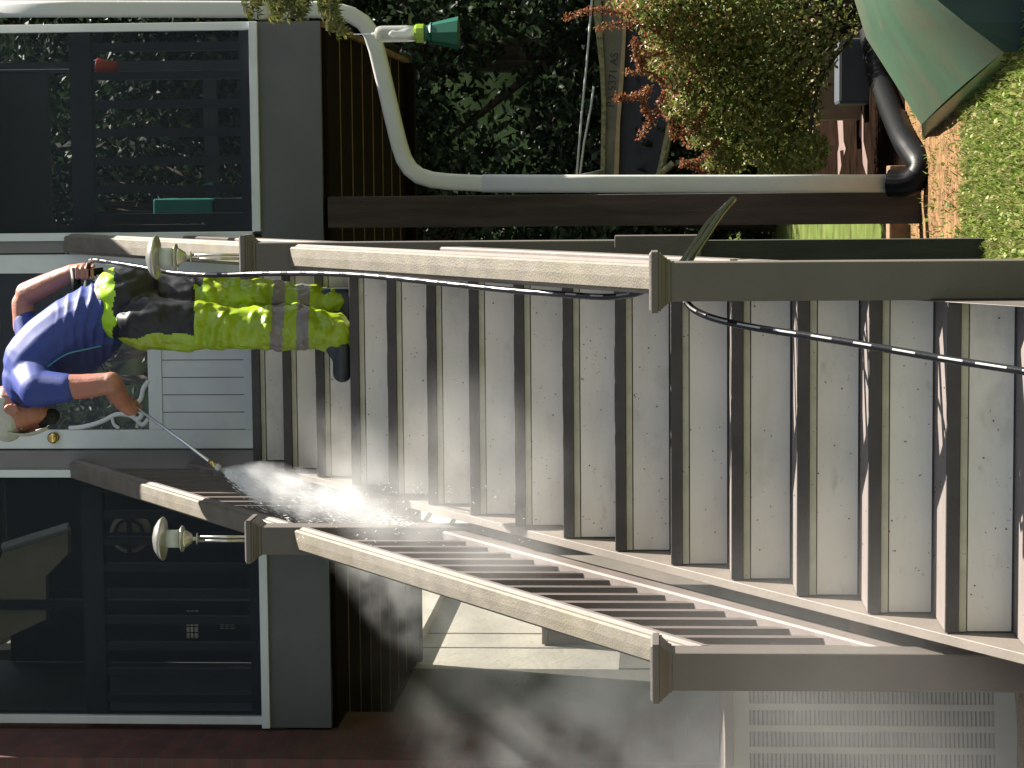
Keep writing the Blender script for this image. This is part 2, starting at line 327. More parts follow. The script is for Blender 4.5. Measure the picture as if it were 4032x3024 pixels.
# ------------------------------------------------------------------ newel posts
XL, W = -.07075, .105
XPR = XL + 1.05739
def post(x, y, cap0, low, label):
    """x = right face, y = front face"""
    cx, cy = x-W/2, y+W/2
    t = thing('newel_post', (cx, cy, GZ), label, 'post', 'newel posts of the stairs')
    b = MB(); zb = GZ if not low else .62
    b.box((x-W, y, zb), (x, y+W, cap0+.004)); b.build('post_sleeve', M['taupe'], t, bevel=.006)
    if low:
        b = MB(); b.box((x-W+.006, y+.006, GZ), (x-.004, y+W-.004, .62)); b.build('post_lumber', M['wood_green'], t)
        b = MB(); b.box((x-W-.012, y-.012, .60), (x+.016, y+W+.012, .915)); b.build('collar', M['taupe'], t, bevel=.003)
    b = MB()
    for o0, o1, z0, z1 in ((.003,.006,0,.010),(.010,.010,.010,.014),(.010,.020,.014,.026),(.024,.024,.026,.034),(.029,.029,.034,.052),(.026,.020,.052,.058)):
        vs = [(x-W-o0,y-o0,cap0+z0),(x+o0,y-o0,cap0+z0),(x+o0,y+W+o0,cap0+z0),(x-W-o0,y+W+o0,cap0+z0),
              (x-W-o1,y-o1,cap0+z1),(x+o1,y-o1,cap0+z1),(x+o1,y+W+o1,cap0+z1),(x-W-o1,y+W+o1,cap0+z1)]
        b.add(vs, [(0,3,2,1),(4,5,6,7),(0,1,5,4),(1,2,6,5),(2,3,7,6),(3,0,4,7)])
    b.build('post_cap', M['taupe'], t, bevel=.0015)
    return t
Y1, Y2 = .058, 2.265
Z1, Z2 = .7243, 2.2368
post(XL, Y1, Z1, False, 'near left newel post with a flared cap, beside the louvred metal unit')
post(XPR, Y1, Z1, False, 'near right newel post with a flared cap, the black hose bent round it')
post(XL, Y2, Z2, False, 'upper left newel post carrying a solar lantern, beside the white spray')
post(XPR, Y2, Z2, True, 'upper right newel post carrying a solar lantern, beside the man in lime trousers')
# ------------------------------------------------------------------ railings
def sweep(b, x, c0, prof, y0, y1, mi=0):
    n = len(prof)
    for yy in (y0, y1): pass
    vs = [(x+s, yy, yy*SL + c0 + t) for yy in (y0, y1) for s, t in prof]
    b.add(vs, [tuple(range(n-1, -1, -1)), tuple(range(n, 2*n))] + [(i, (i+1) % n, n+(i+1) % n, n+i) for i in range(n)], mi)
TOPP = [(-.037,.056),(-.031,.064),(0,.066),(.031,.064),(.037,.056),(.038,.044)]
SIDE = [(.0465,.030),(.0465,.010),(.040,.002),(.038,-.004),(-.038,-.004),(-.040,.002),(-.0465,.010),(-.0465,.030),(-.038,.044)]
def railing(x, y0, y1, label):
    t = thing('stair_railing', (x, y0, y0*SL), label, 'railing', 'railings along the stairs')
    b = MB(); prof = TOPP + SIDE; n = len(prof)
    vs = [(x+s, yy, yy*SL + .50 + tt) for yy in (y0, y1) for s, tt in prof]
    b.add(vs, [tuple(range(n-1, -1, -1)), tuple(range(n, 2*n))])
    for i in range(n):
        top = i < 5 or i == n-1
        b.add([vs[i], vs[(i+1) % n], vs[n+(i+1) % n], vs[n+i]], [(0,1,2,3)], 0 if top else 1)
    b.build('handrail', [M['rail_top'], M['taupe_light']], t)
    b = MB(); sweep(b, x+.003, 0, [(.028,-.085),(.030,-.078),(.030,.004),(.024,.012),(-.024,.012),(-.030,.004),(-.030,-.085)][::-1], y0, y1)
    b.build('bottom_rail', M['taupe_light'], t)
    L = y1-y0; nb = max(1, int(round(L/.132))-1)
    for i in range(nb):
        yy = y0 + L*(i+1)/(nb+1); b = MB(); h = .0175
        v = []
        for zz in (0, 1):
            for sx, sy in ((-h,-h),(h,-h),(h,h),(-h,h)):
                q = yy+sy; v.append((x+sx, q, q*SL + (.008 if zz == 0 else .498)))
        b.add(v, [(0,3,2,1),(4,5,6,7),(0,1,5,4),(1,2,6,5),(2,3,7,6),(3,0,4,7)])
        b.build('baluster', M['baluster'], t)
    return t
XLR, XRR = XL-W/2+.006, XPR-W/2
railing(XLR, Y1+W, Y2, 'long lower left railing, its cream-stained handrail ending in a pale pinkish stretch')
railing(XRR, Y1+W, Y2, 'lower right railing seen end-on from above, hose lying along its foot')
railing(XLR, Y2+W, YW-.0, 'short upper left railing behind the spray, its top end in shade against the porch')
railing(XRR, Y2+W, YW-.0, 'short upper right railing behind the man, its top end in shade against the porch')
# ------------------------------------------------------------------ solar lanterns on the posts
def lantern(c, label, rot=0):
    t = thing('solar_lantern', c, label, 'lantern', 'solar lanterns on the posts')
    c = Vector(c)
    h0 = .16
    for s in (-1, 1):
        b = MB(); b.tube([c+Vector((s*.007, 0, 0)), c+Vector((s*.007, 0, h0+.03))], .0055, 8); b.build('stake_rod', M['lampmetal'], t, True)
    b = MB(); b.lathe([(.016,0),(.012,.008),(.004,.012)], c, 12)
    b.build('stake_foot', M['lampmetal'], t, True)
    b = MB(); b.lathe([(.004,h0+.03),(.022,h0+.034),(.006,h0+.038),(.008,h0+.05),(.018,h0+.055),(.032,h0+.075),(.036,h0+.085)], c, 20)
    b.build('lower_bell', M['lampmetal'], t, True)
    b = MB(); b.lathe([(.036,h0+.085),(.050,h0+.088),(.050,h0+.092),(.034,h0+.100)], c, 24); b.build('collar_ring', M['lampmetal'], t, True)
    b = MB(); b.lathe([(.034,h0+.098),(.034,h0+.150)], c, 20); b.build('lens', M['frost'], t, True)
    b = MB(); b.lathe([(.036,h0+.148),(.050,h0+.152),(.080,h0+.160),(.083,h0+.164),(.074,h0+.176),(.050,h0+.192),(.022,h0+.200),(.001,h0+.202)], c, 28)
    b.build('cap', M['lampmetal'], t, True)
lantern((XL-W/2, Y2+W/2, Z2+.058), 'solar lantern with a mushroom cap on the upper left post, dark screen behind it')
lantern((XPR-W/2, Y2+W/2, Z2+.058), 'solar lantern with a mushroom cap on the upper right post, hose passing beside it')

# ------------------------------------------------------------------ screened porch
FZ = 2.52; PX0, PX1, PY1 = -1.33, 1.935, 7.5; TOPZ = 4.70
po = thing('screened_porch', (.3, YW, FZ), 'raised screened porch with white trim and dark screens above grey fascia', 'porch')
def part(name, a, b_, mt, parent=None, bevel=0):
    q = MB(); q.box(a, b_); return q.build(name, mt, parent or po, bevel=bevel)
part('fascia', (PX0, YW-.02, 2.284), (PX1, YW+.02, 2.568), M['grey'])
part('sill', (PX0, YW-.045, 2.569), (-.115, YW+.02, 2.607), M['white'], bevel=.002)
part('sill', (.985, YW-.045, 2.569), (PX1, YW+.02, 2.607), M['white'], bevel=.002)
# floor and joists
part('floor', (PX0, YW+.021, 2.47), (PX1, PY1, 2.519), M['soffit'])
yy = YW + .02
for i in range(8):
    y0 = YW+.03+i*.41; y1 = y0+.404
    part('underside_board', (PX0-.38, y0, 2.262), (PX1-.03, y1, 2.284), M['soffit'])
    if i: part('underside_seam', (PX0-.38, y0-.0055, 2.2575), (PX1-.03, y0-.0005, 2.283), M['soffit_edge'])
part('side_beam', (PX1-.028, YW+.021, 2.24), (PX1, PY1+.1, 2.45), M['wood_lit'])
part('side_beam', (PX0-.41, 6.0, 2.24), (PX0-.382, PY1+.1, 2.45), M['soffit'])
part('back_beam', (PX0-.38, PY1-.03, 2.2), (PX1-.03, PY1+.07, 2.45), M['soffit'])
# front frames
jw = .036
def screen_bay(x0, x1):
    part('corner_trim', (x0, YW-.03, 2.608), (x0+jw, YW+.02, TOPZ), M['white'], bevel=.002)
    part('corner_trim', (x1-jw, YW-.03, 2.608), (x1, YW+.02, TOPZ), M['white'], bevel=.002)
    a, b_ = x0+jw+.001, x1-jw-.001
    part('screen', (a, YW-.004, 2.608), (b_, YW-.002, TOPZ), M['screen'])
    # porch guard rail just inside the screen
    part('guard_rail', (a, YW+.05, 3.36), (b_, YW+.11, 3.46), M['dark'])
    part('guard_rail', (a, YW+.055, 2.62), (b_, YW+.10, 2.67), M['dark'])
    n = int((b_-a)/.124)
    for i in range(n):
        xx = a+(b_-a)*(i+.5)/n
        part('guard_slat', (xx-.019, YW+.06, 2.671), (xx+.019, YW+.095, 3.359), M['dark'])
screen_bay(PX0+.015, -.115); screen_bay(.947, PX1)
# taupe panels beside the door
part('side_panel', (-.114, YW-.02, 2.521), (-.026, YW+.03, TOPZ), M['greysid'])
part('side_panel', (.892, YW-.02, 2.521), (.946, YW+.03, TOPZ), M['greysid'])
part('header', (PX0, YW-.02, TOPZ+.001), (PX1, YW+.1, TOPZ+.16), M['white'])
# roof with its eave
q = MB(); q.add([(PX0-.5,YW-.12,4.93),(PX1+.2,YW-.12,4.93),(PX1+.2,PY1+.6,5.75),(PX0-.5,PY1+.6,5.75),(PX0-.5,YW-.12,4.87),(PX1+.2,YW-.12,4.87),(PX1+.2,PY1+.6,5.66),(PX0-.5,PY1+.6,5.66)],
      [(0,1,2,3),(7,6,5,4),(4,5,1,0),(5,6,2,1),(6,7,3,2),(7,4,0,3)]); q.build('roof', M['grey'], po)
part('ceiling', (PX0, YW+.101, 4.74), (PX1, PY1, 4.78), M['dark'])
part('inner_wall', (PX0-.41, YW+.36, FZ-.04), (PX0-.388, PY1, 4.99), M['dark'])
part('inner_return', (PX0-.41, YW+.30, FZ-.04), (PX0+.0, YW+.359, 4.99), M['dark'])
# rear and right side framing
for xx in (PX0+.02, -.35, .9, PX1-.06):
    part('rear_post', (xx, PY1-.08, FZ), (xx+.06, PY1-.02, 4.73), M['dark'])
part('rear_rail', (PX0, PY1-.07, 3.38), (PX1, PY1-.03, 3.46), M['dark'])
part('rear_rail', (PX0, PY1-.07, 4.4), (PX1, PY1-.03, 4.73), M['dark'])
M['pane'] = leafmat('daylight_pane', [(.85,.85,.85),(.9,.88,.84)], .5, .85)  # white translucent panes stand in for daylight seen through openings
_h = [(735,782,2368,2408),(735,782,2442,2512),(868,925,2368,2400),(868,925,2455,2475)]
def _hole(h): a_, b2_ = at(h[1], h[3], PY1-.05), at(h[0], h[2], PY1-.05); return a_.x, b2_.x, a_.z, b2_.z
_H = [_hole(h) for h in _h]; wz0, wz1 = FZ, 4.73
cols = sorted(set([PX0-.38, -.36] + [x for h in _H for x in h[:2]]))
for c0_, c1_ in zip(cols, cols[1:]):
    mid = (c0_+c1_)/2; zs = sorted([(h[2], h[3]) for h in _H if h[0] < mid < h[1]]); zc = wz0
    for za_, zb_ in zs + [(wz1, wz1)]:
        if za_ > zc + .004: part('rear_wall', (c0_, PY1-.06, zc), (c1_, PY1-.04, za_), M['dark'])
        zc = max(zc, zb_)
for X0, X1, Y0, Y1_ in _h:
    a_, b2_ = at(X1, Y1_, PY1-.09), at(X0, Y0, PY1-.09)
    pn = part('lattice_window', (a_.x, PY1-.10, a_.z), (b2_.x, PY1-.095, b2_.z), M['pane'])
    for k in (1, 2):
        q = MB(); xx = a_.x+(b2_.x-a_.x)*k/3; zz = a_.z+(b2_.z-a_.z)*k/3
        q.box((xx-.003, PY1-.106, a_.z), (xx+.003, PY1-.101, b2_.z)); q.box((a_.x, PY1-.112, zz-.003), (b2_.x, PY1-.1065, zz+.003)); q.build('lattice_bar', M['dark'], pn)
# storm door
DX0, DX1 = -.018, .885
dr = MB(); z0, z1 = FZ+.012, FZ+2.03
zp = at(585, 1500, YW).z
dr.box((DX0, YW-.012, z0), (DX0+.087, YW+.025, z1)); dr.box((DX1-.087, YW-.012, z0), (DX1, YW+.025, z1))
dr.box((DX0+.0875, YW-.012, zp-.065), (DX1-.0875, YW+.025, zp)); dr.box((DX0+.0875, YW-.012, z1-.09), (DX1-.0875, YW+.025, z1))
dr.box((DX0+.0875, YW-.012, z0), (DX1-.0875, YW+.025, at(962,1500,YW).z))
door = dr.build('storm_door', M['white'], po, bevel=.002)
zb, zt = at(962,1500,YW).z, zp-.0655
n = 9
for i in range(n):
    a = DX0+.088+(DX1-DX0-.176)*i/n; b2 = DX0+.088+(DX1-DX0-.176)*(i+1)/n
    q = MB(); q.box((a+.002, YW-.006, zb), (b2-.002, YW+.01, zt)); q.build('panel_board', M['white'], door)
q = MB(); q.box((DX0+.088, YW+.0, zb), (DX1-.088, YW+.008, zt)); q.build('panel_back', M['groove'], door)
q = MB(); q.box((DX0+.088, YW+.002, zp+.0005), (DX1-.088, YW+.006, z1-.0905)); q.build('glass', M['glass'], door)
q = MB(); kc = at(207, 1725, YW-.05)
q.tube([kc+Vector((0,.045,0)), kc+Vector((0,.02,0)), kc, kc-Vector((0,.012,0))], [.028,.012,.026,.018], 18); q.build('knob', M['brass'], door, True)
def scroll(pts, r=.012):
    q = MB(); q.tube(spline([at(X, Y, YW-.006) for X, Y in pts], 8), r, 8); q.build('scrollwork', M['white'], door, True)
scroll([(272,1686),(330,1680),(400,1660),(460,1632),(520,1640),(560,1672),(585,1650)], .011)
scroll([(585,1500),(565,1530),(555,1570),(530,1600),(525,1640),(545,1650),(560,1632),(548,1616)], .012)
scroll([(440,1640),(450,1672),(470,1686)], .009)
scroll([(300,1070),(350,1085),(400,1108),(440,1096),(460,1078)], .011)
scroll([(380,1072),(405,1100),(470,1090)], .009)
# ------------------------------------------------------------------ things kept behind the screens
def simple(name, label, cat, mt, fn, smooth=False, bevel=0):
    q = MB(); fn(q); o = q.build(name, mt, smooth=smooth, bevel=bevel)
    return tag(o, label, cat)
def binf(q):
    a = at(602, 868, 4.75); b_ = at(838, 800, 4.75)
    q.box((a.x, 4.75, FZ+.001 if False else b_.z), (b_.x, 5.1, a.z))
t = thing('storage_bin', (1.2, 5.2, FZ), 'teal plastic bin behind the right-hand screen beside the door', 'storage bin')
a = at(838, 868, 4.8); b_ = at(602, 800, 4.8)
q = MB(); q.box((a.x, 4.8, a.z), (b_.x+.02, 5.15, b_.z)); q.build('tub', M['bin'], t, bevel=.01)
q = MB(); l0 = at(838, 840, 4.95); l1 = at(660, 762, 4.95); l2 = at(838, 715, 4.95)
q.add([at(665,758,4.9), at(838,758,4.9), at(838,716,4.9), at(665,758,5.1), at(838,758,5.1), at(838,716,5.1)], [(0,1,2),(5,4,3),(0,3,4,1),(1,4,5,2),(2,5,3,0)]); q.build('lid', M['bin'], t)
q = MB(); q.box((a.x-.02, 4.82, FZ), (b_.x+.02, 5.13, a.z-.002)); q.build('stand', M['dark'], t)
t = thing('hanging_bucket', at(340, 270, 5.0), 'small red bucket hanging high behind the right-hand screen', 'bucket')
bc = at(460, 270, 5.0)
q = MB(); q.lathe([(.035,0),(.05,.09),(.052,.095)], bc, 16); q.build('pail', M['red'], t, True)
q = MB(); q.tube([bc+Vector((-.05,0,.09)), bc+Vector((-.03,0,.13)), bc+Vector((0,0,.15)), bc+Vector((.03,0,.13)), bc+Vector((.05,0,.09))], .003, 6); q.tube([bc+Vector((0,0,.15)), bc+Vector((0,0,1.1))], .002, 5); q.build('handle', M['chrome'], t)
# exercise bike silhouettes, left bay
t = thing('spoked_wheel_stand', at(985, 2100, 5.0), 'beige round drum with a dark cross behind the left screen, above the lantern', 'drum')
wc = at(510, 2100, 5.0)
q = MB()
def disc(q, c, r0, r1, yy0, yy1, n=28, mi=0):
    vs = []
    for r, y in ((r1,yy0),(r1,yy1),(r0,yy1),(r0,yy0)):
        for j in range(n):
            a = 2*math.pi*j/n; vs.append((c.x+r*math.cos(a), y, c.z+r*math.sin(a)))
    q.add(vs, [(k*n+j, k*n+(j+1) % n, ((k+1) % 4)*n+(j+1) % n, ((k+1) % 4)*n+j) for k in range(4) for j in range(n)], mi)
disc(q, wc, .001, .10, 5.0, 5.05); q.build('drum_face', M['beige'], t)
q = MB(); disc(q, wc, .062, .078, 4.98, 4.995); q.box((wc.x-.11, 4.975, wc.z-.008), (wc.x+.11, 4.995, wc.z+.008)); q.box((wc.x-.008, 4.97, FZ), (wc.x+.008, 4.98, wc.z+.1)); q.build('dark_frame', M['dark'], t)
# sloping beige boat-like tub with grey rim (upper left bay)
t = thing('sloping_panel', at(985, 2400, 5.4), 'beige sloping panel with a grey rail behind the left screen, top left of the porch', 'panel')
q = MB()
P = [at(-60,2360,5.4), at(20,2150,5.4), at(268,2085,5.4), at(268,2180,5.4), at(180,2270,5.4), at(180,2440,5.4), at(-60,2550,5.4)]
q.add(P+[p+Vector((0,.06,0)) for p in P], [tuple(range(7)), tuple(range(13,6,-1))]+[(i,(i+1)%7,7+(i+1)%7,7+i) for i in range(7)]); q.build('panel_face', M['beige'], t)
q = MB(); A, B = at(10,2160,5.36), at(270,2078,5.36); q.tube([A,B], .022, 8); q.tube([at(10,2142,5.36), at(270,2062,5.36)], .008, 6); q.build('grey_rail', M['white'], t)
q = MB(); q.box((P[0].x-.05, 5.38, FZ), (P[0].x+.0, 5.44, P[0].z+.3)); q.build('leg', M['dark'], t)
# ------------------------------------------------------------------ brick wing, stucco wall
bw = thing('brick_house', (-2.2, 3.75, GZ), 'red brick wall of the house at the far left of the stairs', 'house')
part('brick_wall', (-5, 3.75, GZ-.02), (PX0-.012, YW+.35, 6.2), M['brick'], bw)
part('stucco_wall', (-2.4, YW+.352, GZ-.02), (-1.745, 7.45, 5.6), M['stucco_shade'], bw)
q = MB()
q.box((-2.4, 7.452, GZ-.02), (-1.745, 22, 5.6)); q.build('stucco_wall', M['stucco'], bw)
for k in range(12):
    zz = 2.27+k*.24; q = MB()
    q.add([(-1.744,7.6,zz),(-1.744,22,zz),(-1.66,22,zz),(-1.66,7.6,zz),(-1.744,7.6,zz+.238),(-1.744,22,zz+.238),(-1.685,22,zz+.238),(-1.685,7.6,zz+.238)], [(0,1,2,3),(4,7,6,5),(0,3,7,4),(1,5,6,2),(3,2,6,7),(0,4,5,1)])
    q.build('siding_board', M['stucco'], bw)
q = MB()
for yy in (8.05, 8.5, 10.2): q.box((-1.746, yy, GZ), (-1.742, yy+.022, 2.26))
q.build('wall_line', M['stucco_shade'], bw)  # thin dark upright lines on the pale wall
q = MB(); q.box((-1.744, 7.452, GZ-.02), (-1.738, 22, 1.0)); q.build('base_shade', M['stucco_shade'], bw)  # dark strip along the foot of the wall standing in for its shade
q = MB(); q.box((-1.736, 8.15, GZ), (-1.35, 9.5, 1.46)); q.box((-1.736, 8.13, 1.461), (-1.33, 9.52, 1.50))  # box added in place of a beige shaded area of the wall
tag(q.build('shade_box', M['skirt'], bevel=.006), 'beige box added against the pale stucco wall for its shaded lower area', 'cabinet')
# ------------------------------------------------------------------ louvred unit
ac = thing('condenser_unit', (-.85, 1.75, GZ), 'beige louvred air conditioner unit at the foot of the stairs, behind the near left post', 'air conditioner')
AM = Matrix.Translation(at(2850, 2700, 1.55)) @ Matrix.Rotation(math.radians(14), 4, 'Z')
ztop = 0; H = at(2850,2700,1.55).z - GZ
q = MB(); q.box((-.95,.03,-H), (.0,.6,-.03), M=AM); q.build('cabinet', M['acdark'], ac)
q = MB(); q.box((-.97,-.01,-.030), (.02,.62,0), M=AM); q.build('top_panel', M['skirt'], ac, bevel=.004)
q = MB()
q.box((-.96,0,-.085), (.01,.03,-.031), M=AM); q.box((-.96,0,-H), (.01,.03,-H+.10), M=AM)
cw, sw = .072, .054
ncol = 13
for i in range(ncol+1):
    xx = .01 - .006 - i*cw; q.box((xx-(cw-sw)/2-.003, .0, -H+.101), (xx+(cw-sw)/2-.003+.003, .03, -.086), M=AM)
q.build('front_frame', M['acmetal'], ac)
q = MB(); nz_ = int((H-.187)/.0145)
for j in range(nz_):
    zz = -.086 - (j+.5)*.0145
    for i in range(ncol):
        xx = .01-.006-i*cw-cw/2
        q.add([AM @ Vector(v) for v in [(xx-sw/2-.001,.004,zz-.0045),(xx+sw/2+.001,.004,zz-.0045),(xx+sw/2+.001,.012,zz+.0035),(xx-sw/2-.001,.012,zz+.0035)]], [(0,1,2,3)])
q.build('louvres', M['acmetal'], ac)
# ------------------------------------------------------------------ white downspout
ds = thing('downspout', at(3510, 722, 4.15), 'white downspout running down beside the brown porch post and jogging sideways', 'downspout')
def rect_tube(q, pts, wx, wy, rr=.012, n=4):
    """rounded-rectangle pipe through points (x, z) at y"""
    pr = []
    for cx, cy, a0 in ((1,1,0),(-1,1,90),(-1,-1,180),(1,-1,270)):
        for j in range(n):
            a = math.radians(a0+90*j/(n-1)); pr.append((cx*(wx/2-rr)+rr*math.cos(a), cy*(wy/2-rr)+rr*math.sin(a)))
    vs = []; k = len(pts); m_ = len(pr)
    for i, p in enumerate(pts):
        t = (pts[min(i+1,k-1)]-pts[max(i-1,0)]).normalized(); e1 = Vector((0,1,0)).cross(t).normalized()
        for a, c in pr: vs.append(p+e1*a+Vector((0,1,0))*c)
    q.add(vs, [(i*m_+j, i*m_+(j+1)%m_, (i+1)*m_+(j+1)%m_, (i+1)*m_+j) for i in range(k-1) for j in range(m_)]+[tuple(range(m_-1,-1,-1)), tuple((k-1)*m_+j for j in range(m_))])
Yd = 4.15
def pth(l): return [at(X, Y, Yd) for X, Y in l]
q = MB(); rect_tube(q, pth([(-80,36),(300,35),(700,36),(1250,38),(1330,44),(1385,60),(1430,88),(1462,130),(1485,200),(1520,350),(1550,480),(1572,570),(1590,625),(1615,665),(1650,692),(1700,708),(1770,716),(1900,722),(2300,724)]), .074, .055, .018)
q.build('upper_pipe', M['gutter'], ds, True)
q = MB(); rect_tube(q, pth([(1900,722),(2400,724),(3000,724),(3512,722)]), .080, .060, .018); q.build('lower_pipe', M['gutter'], ds, True)
q = MB(); rect_tube(q, pth([(1005,37),(1060,37)]), .088, .066, .018); q.build('coupling', M['gutter'], ds, True)
# ------------------------------------------------------------------ brown post, timber, drain pipe
q = MB(); a, b_ = at(3000, 885, YW).x, at(3000, 760, YW).x
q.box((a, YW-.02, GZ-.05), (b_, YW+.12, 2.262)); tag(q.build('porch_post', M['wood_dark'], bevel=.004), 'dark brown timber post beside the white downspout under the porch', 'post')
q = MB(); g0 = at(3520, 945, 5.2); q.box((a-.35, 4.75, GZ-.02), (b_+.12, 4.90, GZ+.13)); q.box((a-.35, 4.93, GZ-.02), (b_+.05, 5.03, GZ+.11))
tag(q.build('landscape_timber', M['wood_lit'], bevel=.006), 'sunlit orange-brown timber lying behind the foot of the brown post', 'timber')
q = MB(); pts = spline([at(3500,722,4.15), at(3560,722,4.12), at(3612,700,4.10), at(3632,655,4.12), at(3605,610,4.3), at(3560,540,4.6), at(3500,400,5.3), at(3450,250,6.1), at(3420,60,7.0), at(3405,-150,7.8)], 18)
rad = [.057 + (.006 if i % 2 else -.003) for i in range(len(pts))]
q.tube(pts, rad, 18); tag(q.build('drain_pipe', M['blackmat'], smooth=True), 'black corrugated drain pipe leading from the foot of the white downspout', 'drain pipe')
# ------------------------------------------------------------------ overturned green boat
gb = thing('overturned_boat', (1.6, 3.3, GZ), 'dirty green overturned hull resting on the grass at the right edge', 'boat')
def zpl(X, Y, z):
    A0, A1 = at(X,Y,0), at(X,Y,1); return A0+(A1-A0)*((z-A0.z)/(A1.z-A0.z))
yF, yN = 3.9, 1.38
L0 = zpl(3634, 568, GZ+.005); L1 = zpl(3905, 335, GZ+.005); T0 = zpl(3628, 492, GZ+.105); T1 = zpl(3952, 205, GZ+.105)
R0a = at(3410, 150, yF); R0b = at(3352, -40, yF+.1); R0c = at(3335, -260, yF+.15)
R1a = at(3690, 0, yN-.02); R1b = at(3560, -140, yN-.02); R1c = at(3500, -300, yN)
hp = [[T0, T1], [R0a, at(3800, 90, yN)], [R0b, R1a], [R0c, R1b]]
q = MB(); n = 10
rows = []
for s in range(n+1):
    u = s/n; rows.append([pa.lerp(pb, u)+Vector((0,0,.012*math.sin(math.pi*u))) for pa, pb in hp])
vs = [p for r in rows for p in r]
q.add(vs, [(i*4+j, i*4+j+1, (i+1)*4+j+1, (i+1)*4+j) for i in range(n) for j in range(3)]); q.build('hull_bottom', M['teal'], gb, True)
Tc = Vector((L0.x, L0.y, GZ+.10))
q = MB(); q.add([L0, L1, T1, T0, L0+Vector((.06,.02,.0)), T0+Vector((.02,.02,0))], [(0,1,2,3),(4,0,3,5)]); q.build('hull_side', M['tealwet'], gb)
q = MB(); e = [T1, hp[1][1], R1a, R1b]; q.add(e+[Vector((p.x, p.y+.02, GZ)) for p in e], [(i+4,i+5,i+1,i) for i in range(3)]); q.build('hull_end', M['tealnavy'], gb)
q = MB(); e = [T0, R0a, R0b, R0c]; q.add(e+[Vector((p.x, p.y-.01, GZ)) for p in e], [(i,i+1,i+5,i+4) for i in range(3)]); q.build('hull_end', M['tealnavy'], gb)
q = MB(); q.tube([L1+Vector((-.01,0,.0)), L0+Vector((-.01,0,0))], .018, 8); q.build('gunwale', M['wood_green'], gb)
# ------------------------------------------------------------------ jon boat on trailer behind the shrub
jb = thing('fishing_boat', (2.3, 16, GZ), 'olive flat-bottomed boat lettered PA 5371 AS parked behind the red-leaved shrub', 'boat')
yb = 16
def bx(name, pts, depth, mt, parent, off=0):
    P = [at(X, Y, yb+off) for X, Y in pts]; k = len(P); q = MB()
    q.add(P+[p+Vector((0,depth,0)) for p in P], [tuple(range(k)), tuple(range(2*k-1,k-1,-1))]+[(i,(i+1)%k,k+(i+1)%k,k+i) for i in range(k)]); return q.build(name, mt, parent, bevel=.004)
bx('side_panel', [(2372,700),(2378,380),(2372,-300),(2470,-300),(2452,150),(2440,300),(2424,560),(2415,700)], 1.4, M['olive'], jb)
bx('rub_rail', [(2424,560),(2440,300),(2452,150),(2468,-300),(2486,-300),(2462,150),(2455,300),(2440,480),(2434,700),(2418,700)], 1.45, M['gold'], jb, -.06)
bx('lower_hull', [(2432,740),(2455,300),(2470,-300),(2640,-300),(2655,350),(2610,700),(2600,740)], 1.3, M['navy'], jb, .03)
bx('mossy_rim', [(2352,-300),(2340,60),(2362,260),(2370,400),(2366,700),(2380,700),(2384,400),(2378,260),(2366,60),(2366,-300)], .05, M['moss'], jb, -.05)
tp = bpy.data.curves.new('registration', 'FONT'); tp.body = 'PA 5371 AS'; tp.size = .125; tp.extrude = .001
tmp = bpy.data.objects.new('tmp', tp); C.objects.link(tmp); bpy.context.view_layer.update()
dg = bpy.context.evaluated_depsgraph_get(); tm = bpy.data.meshes.new_from_object(tmp.evaluated_get(dg)); bpy.data.objects.remove(tmp)
a = at(2418, 424, yb-.004); b_ = at(2434, 210, yb-.004); wdt = max(v.co.x for v in tm.vertices); sc_ = (b_-a).length/wdt
ang = math.atan2(b_.z-a.z, b_.x-a.x)
tm.transform(Matrix.Translation(a) @ Matrix.Rotation(-ang, 4, 'Y') @ Matrix.Rotation(math.pi/2, 4, 'X') @ Matrix.Scale(sc_, 4) @ Matrix.Scale(.8/.8, 4, (0,1,0)))
new('registration_letters', tm, M['ink'], jb)
tr = thing('boat_trailer', (2.0, 15.6, GZ), 'dull green boat trailer frame with a pale tongue under the olive boat', 'trailer')
q = MB(); q.tube([at(2600,690,15.8), at(2660,400,15.8), at(2700,-200,15.8)], .04, 8); q.tube([at(2585,700,15.7), at(2650,640,15.7)], .03, 8); q.build('frame', M['moss'], tr)
q = MB(); wc2 = at(2850, 120, 15.9); disc(q, wc2, .12, .30, 15.8, 16.0); q.build('wheel', M['blackmat'], tr)
q = MB(); pp = at(2660, 640, 15.75); q.tube([pp, Vector((pp.x, pp.y, GZ))], .025, 8); q.build('jack', M['bluegrey'], tr)
for pts, lab in (([(2270,700),(2290,450),(2310,250),(2335,-60)], 'long white fishing rod standing out of the boat, nearer the porch post'),
                 ([(2283,690),(2300,560),(2325,430),(2338,340)], 'short grey fishing rod leaning beside the long white one')):
    q = MB(); q.tube([at(X,Y,15.5) for X,Y in pts], .012, 6); q.tube([at(pts[0][0],pts[0][1],15.5), at(2380,pts[0][1]-20,15.9)], .010, 6)
    tag(q.build('fishing_rod', M['frost'], smooth=True), lab, 'fishing rod', 'fishing rods on the boat')
